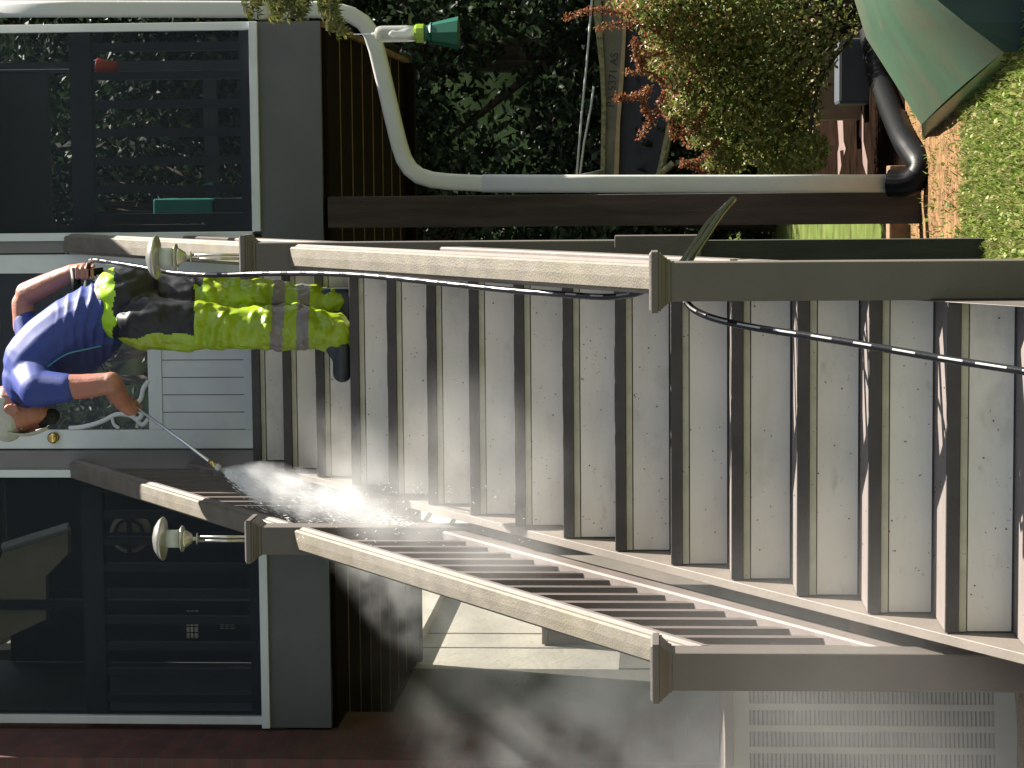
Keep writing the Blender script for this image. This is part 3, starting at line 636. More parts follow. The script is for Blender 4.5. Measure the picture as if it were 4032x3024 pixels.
# ------------------------------------------------------------------ small things in the dirt
q = MB(); p0 = at(3240, 335, 7.4); q.box((p0.x-.2, 7.4, GZ), (p0.x+.75, 7.7, GZ+.30)); tag(q.build('wooden_block', M['plank'], bevel=.008), 'sandy wooden block with a pale top edge between shrub and drain pipe', 'block')
q = MB(); p0 = at(3200, 400, 7.0)
q.box((p0.x-.02, 6.9, GZ), (p0.x+.35, 7.2, GZ+.2)); tag(q.build('plastic_crate', M['bluegrey'], bevel=.02), 'blue-grey plastic crate beside the drain pipe', 'crate')
for i, (X, Y, wx, wy, rz) in enumerate([(3330,500,.5,.16,.3),(3420,560,.26,.14,-.3),(3220,470,.16,.2,.6)]):
    d = at(X, Y, 0) ; A0, A1 = at(X,Y,0), at(X,Y,1); t_ = (GZ-A0.z)/(A1.z-A0.z); g = A0+(A1-A0)*t_
    q = MB(); q.box((-wx/2,-wy*2,0), (wx/2,wy*2,.03), M=Matrix.Translation(g) @ Matrix.Rotation(rz,4,'Z'))
    tag(q.build('paver', M['paver'], bevel=.006), ['pink paver nearest the shrub foot, wide and sunlit', 'small pink paver beside the drain pipe elbow', 'narrow pink paver half under the shrub'][i], 'paver', 'pinkish pavers in the dirt')
def gpt(X, Y, z=GZ):
    A0, A1 = at(X,Y,0), at(X,Y,1); return A0+(A1-A0)*((z-A0.z)/(A1.z-A0.z))
def poly(name, pts, dz, mt, label):
    P = [gpt(X,Y) for X,Y in pts]; q = MB(); q.add([(p.x,p.y,GZ+dz+.012) for p in P], [tuple(range(len(P)))]); o = q.build(name, mt)
    f = o.data.polygons[0]
    if f.normal.z < 0: o.data.flip_normals()
    return tag(o, label=label, kind='structure')
def patch(name, x0, x1, y0, y1, dz, mt, label, n=30):
    return plane(name, x0, x1, y0, y1, GZ+dz, mt, n, n, lambda x, y: .01*noise.noise(Vector((x*4, y*4, 0))), label=label, kind='structure')
patch('dirt', 1.2, 7.5, 4.9, 15, .030, M['soil'], 'bare dark dirt around the shrub')  # dirt tone lowered to carry the shade around the shrub
patch('mulch_strip', .9, 1.60, 2.8, 4.95, .034, M['straw'], 'tan strip of dry straw mulch at the foot of the posts')
patch('dirt_path', -1.7, .0, -3.5, 1.7, .030, M['straw'], 'tan dry ground left of the stairs')
patch('porch_ground', -1.7, .45, 1.72, 12, .030, M['soil'], 'dark ground under the porch')  # same dark soil tone laid under the porch

# ------------------------------------------------------------------ foliage
def leaves(q, n, cfn, size, asp=.55, up=.0, mi=0, rnd=R):
    for _ in range(n):
        c = cfn(); s = size*rnd.uniform(.6, 1.35)
        a = rnd.uniform(0, 2*math.pi); ct = rnd.uniform(-.9, .9)
        d = Vector((math.cos(a)*math.sqrt(1-ct*ct), math.sin(a)*math.sqrt(1-ct*ct), ct)); d.z -= up; d.normalize()
        e = d.cross(Vector((rnd.uniform(-1,1), rnd.uniform(-1,1), rnd.uniform(-.3,1)))).normalized()*s*asp*.5
        t = d*s; nrm = d.cross(e).normalized()*s*.08
        q.add([c, c+t*.5+e+nrm, c+t, c+t*.5-e+nrm], [(0,1,2,3)], mi)
def blobs(cs, rnd=R):
    """random point in a set of clumps ((x,y,z), (rx,ry,rz)) denser towards the outside"""
    def f():
        c, r = rnd.choice(cs)
        while True:
            v = Vector((rnd.uniform(-1,1), rnd.uniform(-1,1), rnd.uniform(-1,1)))
            if v.length < 1 and rnd.random() < .25+.75*v.length: break
        return Vector((c[0]+v.x*r[0], c[1]+v.y*r[1], c[2]+v.z*r[2]))
    return f
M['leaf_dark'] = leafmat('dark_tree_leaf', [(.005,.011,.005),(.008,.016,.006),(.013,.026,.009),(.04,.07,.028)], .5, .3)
M['leaf_bush'] = leafmat('shrub_leaf', [(0.0500,0.0900,0.0150),(0.1000,0.1400,0.0300),(0.2200,0.1700,0.0600),(0.1300,0.1700,0.0300),(0.3400,0.3400,0.1200)], .4, .4)
M['leaf_red'] = leafmat('red_shrub_leaf', [(0.2100,0.0450,0.0225),(0.2550,0.0900,0.0375),(0.3000,0.1500,0.0675),(0.1500,0.0900,0.0300)], .45, .3)
M['leaf_lime'] = leafmat('maple_leaf', [(0.1,0.12,0.025),(0.06,0.07,0.015),(0.19,0.18,0.06),(0.03,0.03,0.015)], .4, .5)
M['grass'] = leafmat('grass_blade', [(0.1063,0.1750,0.0250),(0.1750,0.2500,0.0500),(0.2625,0.3000,0.0750),(0.3750,0.3375,0.1625),(0.1375,0.2063,0.0325)], .6, .35)
M['straw_blade'] = leafmat('straw_bits', [(0.189,0.1008,0.0462),(0.231,0.1428,0.0756),(0.1428,0.0798,0.0378),(0.2604,0.189,0.1176)], .8, .1)
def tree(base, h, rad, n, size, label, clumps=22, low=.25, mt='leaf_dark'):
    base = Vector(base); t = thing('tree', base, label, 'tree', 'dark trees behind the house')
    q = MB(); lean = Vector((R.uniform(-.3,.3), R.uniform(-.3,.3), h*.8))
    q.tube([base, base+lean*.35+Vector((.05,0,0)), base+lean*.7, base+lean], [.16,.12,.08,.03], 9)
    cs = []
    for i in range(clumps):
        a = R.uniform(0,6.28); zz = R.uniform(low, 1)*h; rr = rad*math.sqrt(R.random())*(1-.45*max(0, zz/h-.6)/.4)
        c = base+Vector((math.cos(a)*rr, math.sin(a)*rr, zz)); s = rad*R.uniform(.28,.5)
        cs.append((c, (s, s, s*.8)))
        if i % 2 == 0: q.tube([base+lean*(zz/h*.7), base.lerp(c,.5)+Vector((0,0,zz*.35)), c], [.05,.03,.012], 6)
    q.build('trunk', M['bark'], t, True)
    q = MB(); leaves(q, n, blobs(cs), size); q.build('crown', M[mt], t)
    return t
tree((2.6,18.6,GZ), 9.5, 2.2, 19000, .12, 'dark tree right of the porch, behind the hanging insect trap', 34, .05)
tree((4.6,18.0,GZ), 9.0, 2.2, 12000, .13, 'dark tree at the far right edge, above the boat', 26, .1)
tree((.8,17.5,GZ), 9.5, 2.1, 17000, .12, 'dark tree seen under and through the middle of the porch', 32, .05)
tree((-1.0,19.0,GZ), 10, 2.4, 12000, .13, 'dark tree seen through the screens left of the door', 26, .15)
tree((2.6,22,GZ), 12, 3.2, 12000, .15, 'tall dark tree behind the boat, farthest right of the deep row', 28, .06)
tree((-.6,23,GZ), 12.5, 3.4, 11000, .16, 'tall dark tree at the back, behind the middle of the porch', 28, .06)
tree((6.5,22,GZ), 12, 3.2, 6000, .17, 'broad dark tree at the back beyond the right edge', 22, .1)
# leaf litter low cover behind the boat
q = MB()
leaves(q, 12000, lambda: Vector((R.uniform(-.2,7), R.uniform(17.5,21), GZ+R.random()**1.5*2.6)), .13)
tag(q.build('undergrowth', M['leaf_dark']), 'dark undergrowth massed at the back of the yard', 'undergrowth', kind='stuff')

# shrub with red shoots
sh = thing('shrub', (2.0, 6.3, GZ), 'arching small-leaved shrub turning red and olive, in front of the olive boat', 'shrub')
cs = []
def spx(X, Y, y, rx, rz=None, ry=.28): cs.append((at(X, Y, y), (rx, ry, rz or rx)))
for X, Y, r in [(2640,60,.20),(2700,160,.22),(2620,220,.14),(2780,60,.22),(2850,180,.22),(2720,300,.15),(2880,300,.20),(2960,100,.28),(3000,300,.22),(2820,400,.13),(2980,470,.18),(2900,560,.16),(3060,560,.17),(3130,440,.15),(3180,600,.12),(2840,640,.10),(3100,180,.28),(3200,60,.26),(2560,20,.12),(2520,-60,.2),(2600,-40,.25),(2850,60,.25),(2900,-40,.3),(3120,300,.2),(2680,420,.09),(2770,520,.10),(2950,400,.2),(3080,690,.14),(2700,-60,.3),(3000,-100,.35)]:
    spx(X, Y, 6.2+R.uniform(-.25,.25), r)
q = MB(); stem0 = gpt(3250, 300); stem0.y = 6.5; stem0.x = 2.15; stem0.z = GZ
for c, r in cs: q.tube(spline([stem0, stem0.lerp(c,.5)+Vector((0,0,.12)), c],5), [.010]*10+[.004], 5)
q.build('stems', M['bark'], sh, True)
q = MB(); leaves(q, 19000, blobs(cs), .030, .6); leaves(q, 5000, blobs([c for c in cs if pix(c[0])[0] > 2800]), .030, .6); q.build('green_leaves', M['leaf_bush'], sh)
redcs = [(c[0]+Vector((0,0,.04)), c[1]) for c in cs if pix(c[0])[0] < 2790]
q = MB(); leaves(q, 2300, blobs(redcs), .022, .6)
shoots = [[(2560,60),(2440,50),(2330,40),(2225,72)],[(2600,130),(2480,90),(2350,112)],[(2620,200),(2540,230),(2520,262)],[(2620,330),(2560,285),(2465,287)],
 [(2560,350),(2510,380),(2440,385),(2445,386)],[(2545,350),(2535,420),(2560,465)],[(2620,360),(2590,440),(2518,540)],[(2640,400),(2650,480),(2650,535)],[(2780,420),(2740,500),(2670,540)],
 [(2860,600),(2790,680),(2690,640)],[(2720,280),(2700,420),(2690,470)],[(2820,560),(2760,630),(2680,648)],[(2500,160),(2505,210),(2520,262)],[(2900,650),(2850,700),(2780,660)]]
qs = MB()
for s in shoots:
    P = spline([at(X,Y,6.0) for X,Y in s], 12); qs.tube(P, [.004*(1-i/len(P))+.0012 for i in range(len(P))], 5)
    for i, p in enumerate(P):
        for _ in range(11): leaves(q, 1, lambda: p+Vector((R.gauss(0,.010),R.gauss(0,.010),R.gauss(0,.010))), .018, .6)
qs.build('shoots', M['bark'], sh, True); q.build('red_leaves', M['leaf_red'], sh)

# hanging maple twig at the eave
mp_ = thing('maple_branch', at(1100, -40, 3.6), 'sunlit maple twig hanging in front of the white downspout', 'branch')
qb = MB(); q = MB()
for s in [[(1000,-90),(1060,-30),(1075,40)],[(1130,-90),(1120,0),(1075,55)],[(1200,-80),(1180,0),(1150,60)],[(1230,-80),(1260,10),(1310,90)],[(1280,-80),(1300,20),(1330,130)],[(1080,-80),(1010,-20),(985,40)]]:
    P = spline([at(X,Y,3.55+R.uniform(-.1,.1)) for X,Y in s], 8); qb.tube(P, .003, 5)
    for p in P:
        for _ in range(3):
            c = p+Vector((R.gauss(0,.02),R.gauss(0,.02),R.gauss(0,.015)))
            for k in range(5):
                a = math.radians(-70+35*k)+R.uniform(-.15,.15); rot = R.uniform(-.8,.8)
                d = Vector((math.sin(a)*math.cos(rot), math.sin(a)*math.sin(rot)*.6, -math.cos(a))); e = Vector((d.z,0,-d.x)).normalized()*.0042
                L_ = .042*(1-.1*abs(k-2)); q.add([c, c+d*L_*.45+e, c+d*L_, c+d*L_*.45-e], [(0,1,2,3)])
qb.build('twig', M['bark'], mp_, True); q.build('leaves', M['leaf_lime'], mp_)

# grass
def blades(q, n, fn, h0, h1, w=.0035, mi=0):
    for _ in range(n):
        x, y = fn(); h = R.uniform(h0,h1); a = R.uniform(0,6.28); l = R.uniform(.1,.9)*h
        b0 = Vector((x,y,GZ+.012)); t = b0+Vector((math.cos(a)*l, math.sin(a)*l, h)); e = Vector((-math.sin(a), math.cos(a),0))*w
        mid = b0.lerp(t,.5)+Vector((0,0,h*.18)); q.add([b0-e, b0+e, mid+e*.8, t, mid-e*.8], [(0,1,2,3,4)], mi)
q = MB()
def gf():
    while True:
        x, y = R.uniform(.80,2.3), R.uniform(1.0,4.6)
        dens = .5+.5*noise.noise(Vector((x*5,y*5,3)))+.25
        if .9 < x < 1.5+.12*noise.noise(Vector((y*3,0,0))) and y > 2.95+.35*noise.noise(Vector((x*6,1,0))) and R.random() < .94: continue
        if R.random() < dens: return x, y
blades(q, 26000, gf, .015, .055)
def clover():
    x, y = gf(); return Vector((x, y, GZ+R.uniform(.015,.05)))
leaves(q, 9000, clover, .020, .9)
tag(q.build('grass', M['grass']), 'short sunlit grass and clover at the foot of the stairs', 'grass', kind='stuff')
q = MB(); blades(q, 13000, lambda: (R.uniform(.9,1.6), R.uniform(2.8,4.95)), .004, .028, .004); blades(q, 3000, lambda: (R.uniform(-1.7,-.1), R.uniform(-1,1.6)), .006, .03, .004)
tag(q.build('dry_straw', M['straw_blade']), 'loose dry straw scattered over the tan mulch', 'straw', kind='stuff')
q = MB(); blades(q, 9000, lambda: (R.uniform(-.6,3), R.uniform(22,33)), .03, .12, .012)
tag(q.build('far_grass', M['grass']), 'sunlit far lawn glimpsed between the two posts', 'grass', kind='stuff')

# ------------------------------------------------------------------ hanging insect trap
yt = 3.9
tt = thing('insect_trap', at(1475, 127, yt), 'clear hanging insect trap with lime ring and dark green funnel, in front of the downspout', 'insect trap')
c0 = at(1560, 133, yt); sc1 = 1/898.
def zt_(X): return at(X, 133, yt).z
q = MB(); c = Vector((c0.x, yt, 0))
q.lathe([(.034,zt_(1638)),(.036,zt_(1600)),(.036,zt_(1510)),(.034,zt_(1492)),(.026,zt_(1480)),(.008,zt_(1474)),(.006,zt_(1462))], c, 24); q.build('jar', M['clear'], tt, True)
q = MB(); q.lathe([(.033,zt_(1640)),(.022,zt_(1590)),(.012,zt_(1560)),(.018,zt_(1545)),(.004,zt_(1530))], c, 20); q.build('inner_cone', M['white'], tt, True)
q = MB(); q.lathe([(.038,zt_(1672)),(.041,zt_(1668)),(.041,zt_(1642)),(.037,zt_(1634))], c, 12); q.build('ring', M['limecap'], tt)
q = MB(); q.lathe([(.075,zt_(1806)),(.072,zt_(1806)),(.046,zt_(1702)),(.032,zt_(1690)),(.030,zt_(1673)),(.034,zt_(1673)),(.037,zt_(1688)),(.050,zt_(1698))][::1], c, 8); q.build('funnel', M['funnel'], tt)
q = MB(); q.tube([Vector((c.x, yt, zt_(1464))), Vector((c.x, yt, zt_(1392))), Vector((c.x+.012, yt-.12, zt_(1300)))], .0022, 6); q.build('hanging_wire', M['chrome'], tt)

# ------------------------------------------------------------------ person
YP = 3.02
def P_(X, Y, dy=0): return at(X, Y, YP+dy)
def capsule(q, a, b_, ra, rb, n=16, flat=1.0, ax=None):
    """tapered rounded limb; flat scales the thickness across ax"""
    a, b_ = Vector(a), Vector(b_); t = (b_-a).normalized()
    e1 = (ax or Vector((0,1,0))); e1 = (e1-t*e1.dot(t)).normalized(); e2 = t.cross(e1)
    vs = []; rows = []
    for i in range(5): th = math.pi/2*(i/5); rows.append((a - t*ra*math.cos(th), ra*math.sin(th) if i else .0008))
    rows.append((a, ra)); rows.append((b_, rb))
    for i in range(4, -1, -1): th = math.pi/2*(i/5); rows.append((b_ + t*rb*math.cos(th), rb*math.sin(th) if i else .0008))
    k = len(rows)
    for p, r in rows:
        for j in range(n):
            an = 2*math.pi*j/n; vs.append(p+e1*math.cos(an)*r*flat+e2*math.sin(an)*r)
    q.add(vs, [(i*n+j,i*n+(j+1)%n,(i+1)*n+(j+1)%n,(i+1)*n+j) for i in range(k-1) for j in range(n)]+[tuple(range(n-1,-1,-1)), tuple((k-1)*n+j for j in range(n))])
def ball(q, c, r, n=14):
    c = Vector(c); rx, ry, rz = r if isinstance(r, (tuple, list)) else (r,r,r); vs = []; k = 9
    for i in range(k+1):
        th = math.pi*i/k
        for j in range(n):
            an = 2*math.pi*j/n; s = max(math.sin(th), .01); vs.append(c+Vector((rx*s*math.cos(an), ry*s*math.sin(an), rz*math.cos(th))))
    q.add(vs, [(i*n+j,(i+1)*n+j,(i+1)*n+(j+1)%n,i*n+(j+1)%n) for i in range(k) for j in range(n)]+[tuple(range(n)), tuple(k*n+j for j in range(n-1,-1,-1))])
def fuse(q, name, mats, parent, voxel=.008, smooth=6, disp=None, pick=None):
    me = bpy.data.meshes.new('tmp'); me.from_pydata(q.v, [], q.f); o = bpy.data.objects.new('tmp', me); C.objects.link(o)
    r = o.modifiers.new('r', 'REMESH'); r.mode = 'VOXEL'; r.voxel_size = voxel
    s = o.modifiers.new('s', 'SMOOTH'); s.factor = .5; s.iterations = smooth
    bpy.context.view_layer.update(); dg = bpy.context.evaluated_depsgraph_get()
    m2 = bpy.data.meshes.new_from_object(o.evaluated_get(dg)); bpy.data.objects.remove(o)
    m2.name = name
    if disp:
        cos = [(v.co.copy(), v.normal.copy()) for v in m2.vertices]
        for v, (c, n_) in zip(m2.vertices, cos): v.co = c + n_*disp(c, n_)
    m2.polygons.foreach_set('use_smooth', [True]*len(m2.polygons))
    if pick:
        for p in m2.polygons: p.material_index = pick(p.center, p.normal)
    return new(name, m2, mats, parent)
NB = lambda c, s, seed=0: noise.noise(Vector((c.x*s+seed, c.y*s, c.z*s)))
pe = thing('person', P_(1385, 1300), 'person in blue shirt, white cap and lime trousers bent over, holding a pressure washer lance', 'person')
# trousers
q = MB()
capsule(q, P_(500,1180,.02), P_(520,1215,.02), .150, .140, flat=1.0)                 # seat
capsule(q, P_(450,1215,.02), P_(560,1235,.02), .115, .135)
capsule(q, P_(420,1215,.0), P_(470,1225,0), .100, .120)
NL, FLg = -.07, .09
capsule(q, P_(560,1268,NL), P_(930,1292,NL), .112, .092); capsule(q, P_(930,1292,NL), P_(1180,1288,NL), .092, .092); capsule(q, P_(1180,1288,NL), P_(1320,1306,NL), .092, .078)
capsule(q, P_(560,1190,FLg), P_(900,1180,FLg), .118, .100); capsule(q, P_(900,1180,FLg), P_(1180,1190,FLg), .100, .080); capsule(q, P_(1180,1190,FLg), P_(1320,1195,FLg), .078, .062)
def tdisp(c, n_):
    X, Y = pix(c); a = .011*NB(c, 9) + .006*NB(c, 24, 5)
    if X > 760: a += .020*abs(NB(Vector((c.x*.7, c.y*.7, c.z*1.5)), 12, 2)) + .010*abs(NB(c, 26, 9)) - .008
    else: a += .012*abs(NB(Vector((c.x, c.y, c.z*.5)), 11, 4)) - .004
    return a
def tpick(c, n_):
    X, Y = pix(c)
    far = c.y > YP+.015
    if X < 395+(Y-1150)*.02: return 3
    if X < 452-(1360-Y)*.02+18*NB(c,12) and X > 395: return 4
    front = 1348 - max(0, 470-X)*.1 + max(0,(640-X))*.10
    top = 765 if not far else 800
    if X < top:
        if Y > 1318+(0 if X>600 else (600-X)*.12) + 14*NB(c,14): return 0
        return 1
    if 1068+(Y-1250)*-.05 < X < 1117+(Y-1250)*-.05: return 2
    if 1168+(Y-1250)*-.02 < X < 1216+(Y-1250)*-.02: return 2
    return 0
fuse(q, 'trousers', [M['lime'], M['pantblack'], M['reflect'], M['belt'], M['limebright']], pe, .007, 7, tdisp, tpick)
# boots
for dy, X0, Y0, lab in ((NL, 1335, 1335, 'boot'), (FLg, 1340, 1205, 'boot')):
    q = MB(); g = 1.98
    hl = P_(X0, Y0, dy); hl.z = g
    tl = hl + Vector((-.155,-.02,0))
    capsule(q, hl+Vector((.035,0,.035)), hl+Vector((.03,0,.13)), .042, .046); capsule(q, hl+Vector((.035,0,.034)), tl+Vector((.02,0,.036)), .040, .038, flat=1.15); capsule(q, hl+Vector((.03,0,.10)), hl+Vector((-.06,-.01,.05)), .044, .036)
    for v in range(len(q.v)):
        x, y, z = q.v[v]
        if z < g+.004: q.v[v] = (x, y, g+.004)
    fuse(q, lab, [M['boot']], pe, .006, 4)
# shirt
q = MB()
sp_ = [((415,1222),.118,.02),((350,1248),.125,.02),((285,1300),.140,.02),((215,1362),.150,.02),((160,1425),.152,.02),((130,1490),.128,.01),((110,1535),.095,.0)]
for (a, ra, da), (b_, rb, db) in zip(sp_, sp_[1:]): capsule(q, P_(*a, da), P_(*b_, db), ra*.98, rb*.98, flat=1.12)
SH = P_(150,1530,-.17)
capsule(q, P_(400,1330,.02), P_(270,1405,.02), .085, .11); capsule(q, P_(270,1405,.02), P_(180,1470,.02), .11, .11)
capsule(q, P_(140,1480,-.06), SH, .105, .080)
capsule(q, SH, P_(262,1528,-.20), .076, .060)
SH2 = P_(105,1440,.20)
capsule(q, P_(130,1420,.10), SH2, .09, .068); capsule(q, SH2, P_(112,1330,.27), .066, .055); capsule(q, P_(112,1330,.27), P_(100,1262,.30), .055, .052)
capsule(q, P_(95,1530,0), P_(80,1560,0), .065, .052)
def sdisp(c, n_):
    X, Y = pix(c); a = .004*NB(c, 10)
    f = max(0, min(1, (X-205)/130))*max(0, min(1, (1440-Y)/60))
    d = (X*.95 + Y*.12)
    if X > 180 and Y < 1470: a += f*.0048*(1-abs(math.sin(d/12.5 + 2.2*NB(c, 6))))**1.5*2 - f*.003
    return a
def spick(c, n_):
    X, Y = pix(c)
    lim = 1335+ (380-X)*.62 if X > 200 else 1480
    if X < 310 and Y > 1440 and c.y < YP-.115: return 0
    ln = {}
    pl = [(60,1545),(150,1500),(190,1440),(220,1420),(270,1395),(330,1376),(430,1358),(600,1340)]
    for (x0,y0),(x1,y1) in zip(pl,pl[1:]):
        if x0 <= X < x1 and Y > y0+(y1-y0)*(X-x0)/(x1-x0) - 4: return 1
    return 0
fuse(q, 'shirt', [M['shirt'], M['shirt_side']], pe, .007, 5, sdisp, spick)
q = MB(); q.tube(spline([at(X, Y, yy) for X, Y, yy in [(66,1530,2.86),(120,1512,2.845),(150,1492,2.855),(178,1455,2.875),(220,1420,2.872),(270,1392,2.874),(330,1378,2.885),(400,1362,2.91)]], 8), .0035, 6)
q.build('piping', M['turq'], pe, True)
# body: head, neck, arms, hands
q = MB()
HC = P_(52, 1612, -.01)
Hd = P_(52,1612,-.01)
def hp_(X, Y, dy=0): return at(X, Y, YP-.01+dy)
capsule(q, hp_(95,1545,.01), hp_(70,1580,0), .062, .060)
ball(q, hp_(42,1612), (.105, .078, .098)); ball(q, hp_(70,1630), (.080,.070,.095)); ball(q, hp_(128,1622), (.062,.056,.060)); ball(q, hp_(158,1628), (.040,.040,.040))
capsule(q, hp_(60,1660), hp_(100,1668), .040, .036)
capsule(q, hp_(98,1684), hp_(124,1698), .010, .015)         # nose
capsule(q, hp_(138,1672), hp_(150,1668), .020, .018)        # mouth
for dy in (-.079, .079):                                     # ears
    for a0 in range(9):
        a = a0/8*math.pi*1.6+.3
        c = hp_(46+math.cos(a)*24, 1611+math.sin(a)*15, dy*1.0); ball(q, c, .0085, 8)
    ball(q, hp_(56,1611,dy*.97), (.016,.008,.022), 8)
# near arm
EL = P_(438,1508,-.215); WR = P_(482,1590,-.05)
capsule(q, P_(230,1526,-.20), P_(330,1522,-.205), .052, .050); capsule(q, P_(330,1522,-.205), EL, .050, .043)
capsule(q, EL, EL.lerp(WR,.45), .045, .043); capsule(q, EL.lerp(WR,.45), WR, .043, .031)
HN = P_(508,1604,-.02)
capsule(q, WR, HN, .030, .032, flat=1.3)
# lance direction at the hand
LA, LB = P_(470,1553,.0), P_(560,1620,-.03)
ld = (P_(865,1845,-.25)-P_(520,1590,.0)).normalized()
side = Vector((0,1,0)); side = (side-ld*side.dot(ld)).normalized(); dn = ld.cross(side)
gc = P_(520,1592,-.005)
def ring(q, c, r0, r, a0, a1, k=6):
    for i in range(k):
        a, b_ = math.radians(a0+(a1-a0)*i/k), math.radians(a0+(a1-a0)*(i+1)/k)
        p = c+(side*math.cos(a)+dn*math.sin(a))*r0; p2 = c+(side*math.cos(b_)+dn*math.sin(b_))*r0
        capsule(q, p, p2, r*(1-.05*i), r*(1-.05*(i+1)), 8)
for i, (o_, rr, sp2) in enumerate(((-.034,.0085,250),(-.012,.0092,265),(.010,.0088,255),(.031,.0075,230))):
    ring(q, gc+ld*o_, .021, rr, 200, 200+sp2, 7)
capsule(q, gc-ld*.045+side*-.02, gc-ld*.005+side*.022+dn*.012, .012, .009, 10)
# far arm
E2 = P_(108,1155,.30); W2 = P_(285,1072,.22)
capsule(q, P_(95,1285,.30), P_(88,1195,.31), .047, .045); capsule(q, P_(88,1195,.31), E2, .045, .042)
capsule(q, E2, E2.lerp(W2,.4), .050, .046); capsule(q, E2.lerp(W2,.4), W2, .046, .034)
H2 = P_(330,1068,.20); capsule(q, W2, H2, .032, .036)
g2 = P_(340,1075,.19)
for i, (o_, rr) in enumerate(((-.033,.0085),(-.011,.009),(.011,.0088),(.032,.0075))):
    capsule(q, g2+Vector((.03,-.01,o_)), g2+Vector((.02,-.035,o_)), rr, rr, 8); capsule(q, g2+Vector((.02,-.035,o_)), g2+Vector((-.018,-.035,o_)), rr, rr*.9, 8); capsule(q, g2+Vector((-.018,-.035,o_)), g2+Vector((-.024,-.010,o_)), rr*.9, rr*.8, 8)
capsule(q, g2+Vector((.02,.0,.03)), g2+Vector((-.01,.02,.055)), .012, .009, 8)
fuse(q, 'body', [M['skin']], pe, .0042, 3, lambda c, n_: .0012*NB(c, 30))
# beard, cap, glasses arm
q = MB(); ball(q, hp_(206,1640), (.034,.032,.030)); ball(q, hp_(182,1650), (.026,.028,.026)); ball(q, hp_(170,1668), (.020,.026,.018))
fuse(q, 'beard', [M['beard']], pe, .004, 2, lambda c, n_: .003*NB(c, 60))
q = MB(); ball(q, hp_(18,1630), (.112,.088,.092)); ball(q, hp_(30,1660), (.085,.084,.070))
fuse(q, 'cap', [M['cap']], pe, .005, 3, lambda c, n_: .004*NB(c, 14)); capo = C.objects['cap'] if 'cap' in C.objects else None
q = MB()
bl = [hp_(38,1706), hp_(100,1722), hp_(150,1712), hp_(196,1690)]
vs = []
for i, p in enumerate(bl):
    wd = [.075,.072,.062,.035][i]
    for j in range(7):
        v = -1+2*j/6; vs.append(p+Vector((.016*v*v, wd*v, .0)))
q.add(vs, [(i*7+j, i*7+j+1, (i+1)*7+j+1, (i+1)*7+j) for i in range(3) for j in range(6)])
o = q.build('cap_brim', M['cap'], pe, True); sm = o.modifiers.new('s', 'SOLIDIFY'); sm.thickness = .005; sb = o.modifiers.new('b', 'SUBSURF'); sb.levels = 2; sb.render_levels = 2
for dy in (-.034, .034):
    q = MB(); ball(q, hp_(84,1682,dy), (.011,.012,.011), 10); q.build('eye', M['frost'], pe, True)
# ------------------------------------------------------------------ pressure washer lance
la = thing('pressure_washer_lance', g2, 'thin steel pressure washer lance held in both hands and aimed down at the steps', 'lance')
NZ = at(862, 1843, YP-.25)
q = MB(); q.tube(spline([g2+Vector((0,-.01,.0)), P_(330,1250,.12), P_(400,1440,.07), gc-ld*.06], 8)+[gc, gc.lerp(NZ,.5), NZ-ld*.03], .0062, 8); q.build('tube', M['chrome'], la, True)
q = MB(); q.tube([g2+Vector((0,0,.06)), g2, g2+Vector((.01,0,-.07))], [.018,.017,.014], 10); q.tube([g2+Vector((.02,0,.05)), g2+Vector((-.12,-.02,.03))], .02, 10); q.build('grip', M['blackmat'], la, True)
q = MB(); q.tube([NZ-ld*.055, NZ-ld*.02], .010, 10); q.build('coupler', M['brass'], la, True)
q = MB(); q.tube([NZ-ld*.018, NZ-ld*.012, NZ, NZ+ld*.004], [.008,.0135,.0135,.006], 14); q.build('nozzle', M['frost'], la, True)
# ------------------------------------------------------------------ black hose
hz = [(345,1066,3.2),(350,1040,3.15),(356,1028,3.10),(380,1024,2.95),(430,1032,2.80),(520,1046,2.66),(600,1060,2.56),(700,1076,2.48),(850,1083,2.30),(1000,1078,2.20),(1200,1076,1.95),(1400,1082,1.70),(1600,1100,1.45),
 (1800,1121,1.22),(2000,1142,1.0),(2200,1158,.80),(2340,1168,.66),(2430,1167,.58),(2520,1150,.48),(2610,1100,.42),(2680,1040,.45),(2730,970,.70),(2790,880,.95),(2850,820,1.05),(2886,787,1.02),(2880,792,.95),(2840,840,.80),(2780,930,.52),(2725,1010,.30),(2690,1080,.23),(2690,1150,.21),(2715,1205,.20),(2780,1243,.16),(2880,1272,.08),(3000,1295,.0),(3200,1325,-.10),(3400,1358,-.20),(3700,1410,-.34),(4032,1462,-.50),(4200,1490,-.58)]
q = MB(); hp2 = spline([at(X,Y,y) for X,Y,y in hz], 14); q.tube(hp2, .0098, 12)
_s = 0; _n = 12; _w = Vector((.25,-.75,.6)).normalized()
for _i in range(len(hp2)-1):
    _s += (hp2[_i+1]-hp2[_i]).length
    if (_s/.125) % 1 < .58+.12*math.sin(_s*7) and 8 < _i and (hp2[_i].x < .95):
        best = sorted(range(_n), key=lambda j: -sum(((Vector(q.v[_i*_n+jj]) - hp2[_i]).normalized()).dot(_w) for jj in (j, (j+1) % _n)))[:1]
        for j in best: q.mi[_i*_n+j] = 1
tag(q.build('hose', [M['black'], M['glint']], smooth=True), 'glossy black pressure hose running from the lance down the right side of the steps', 'hose')

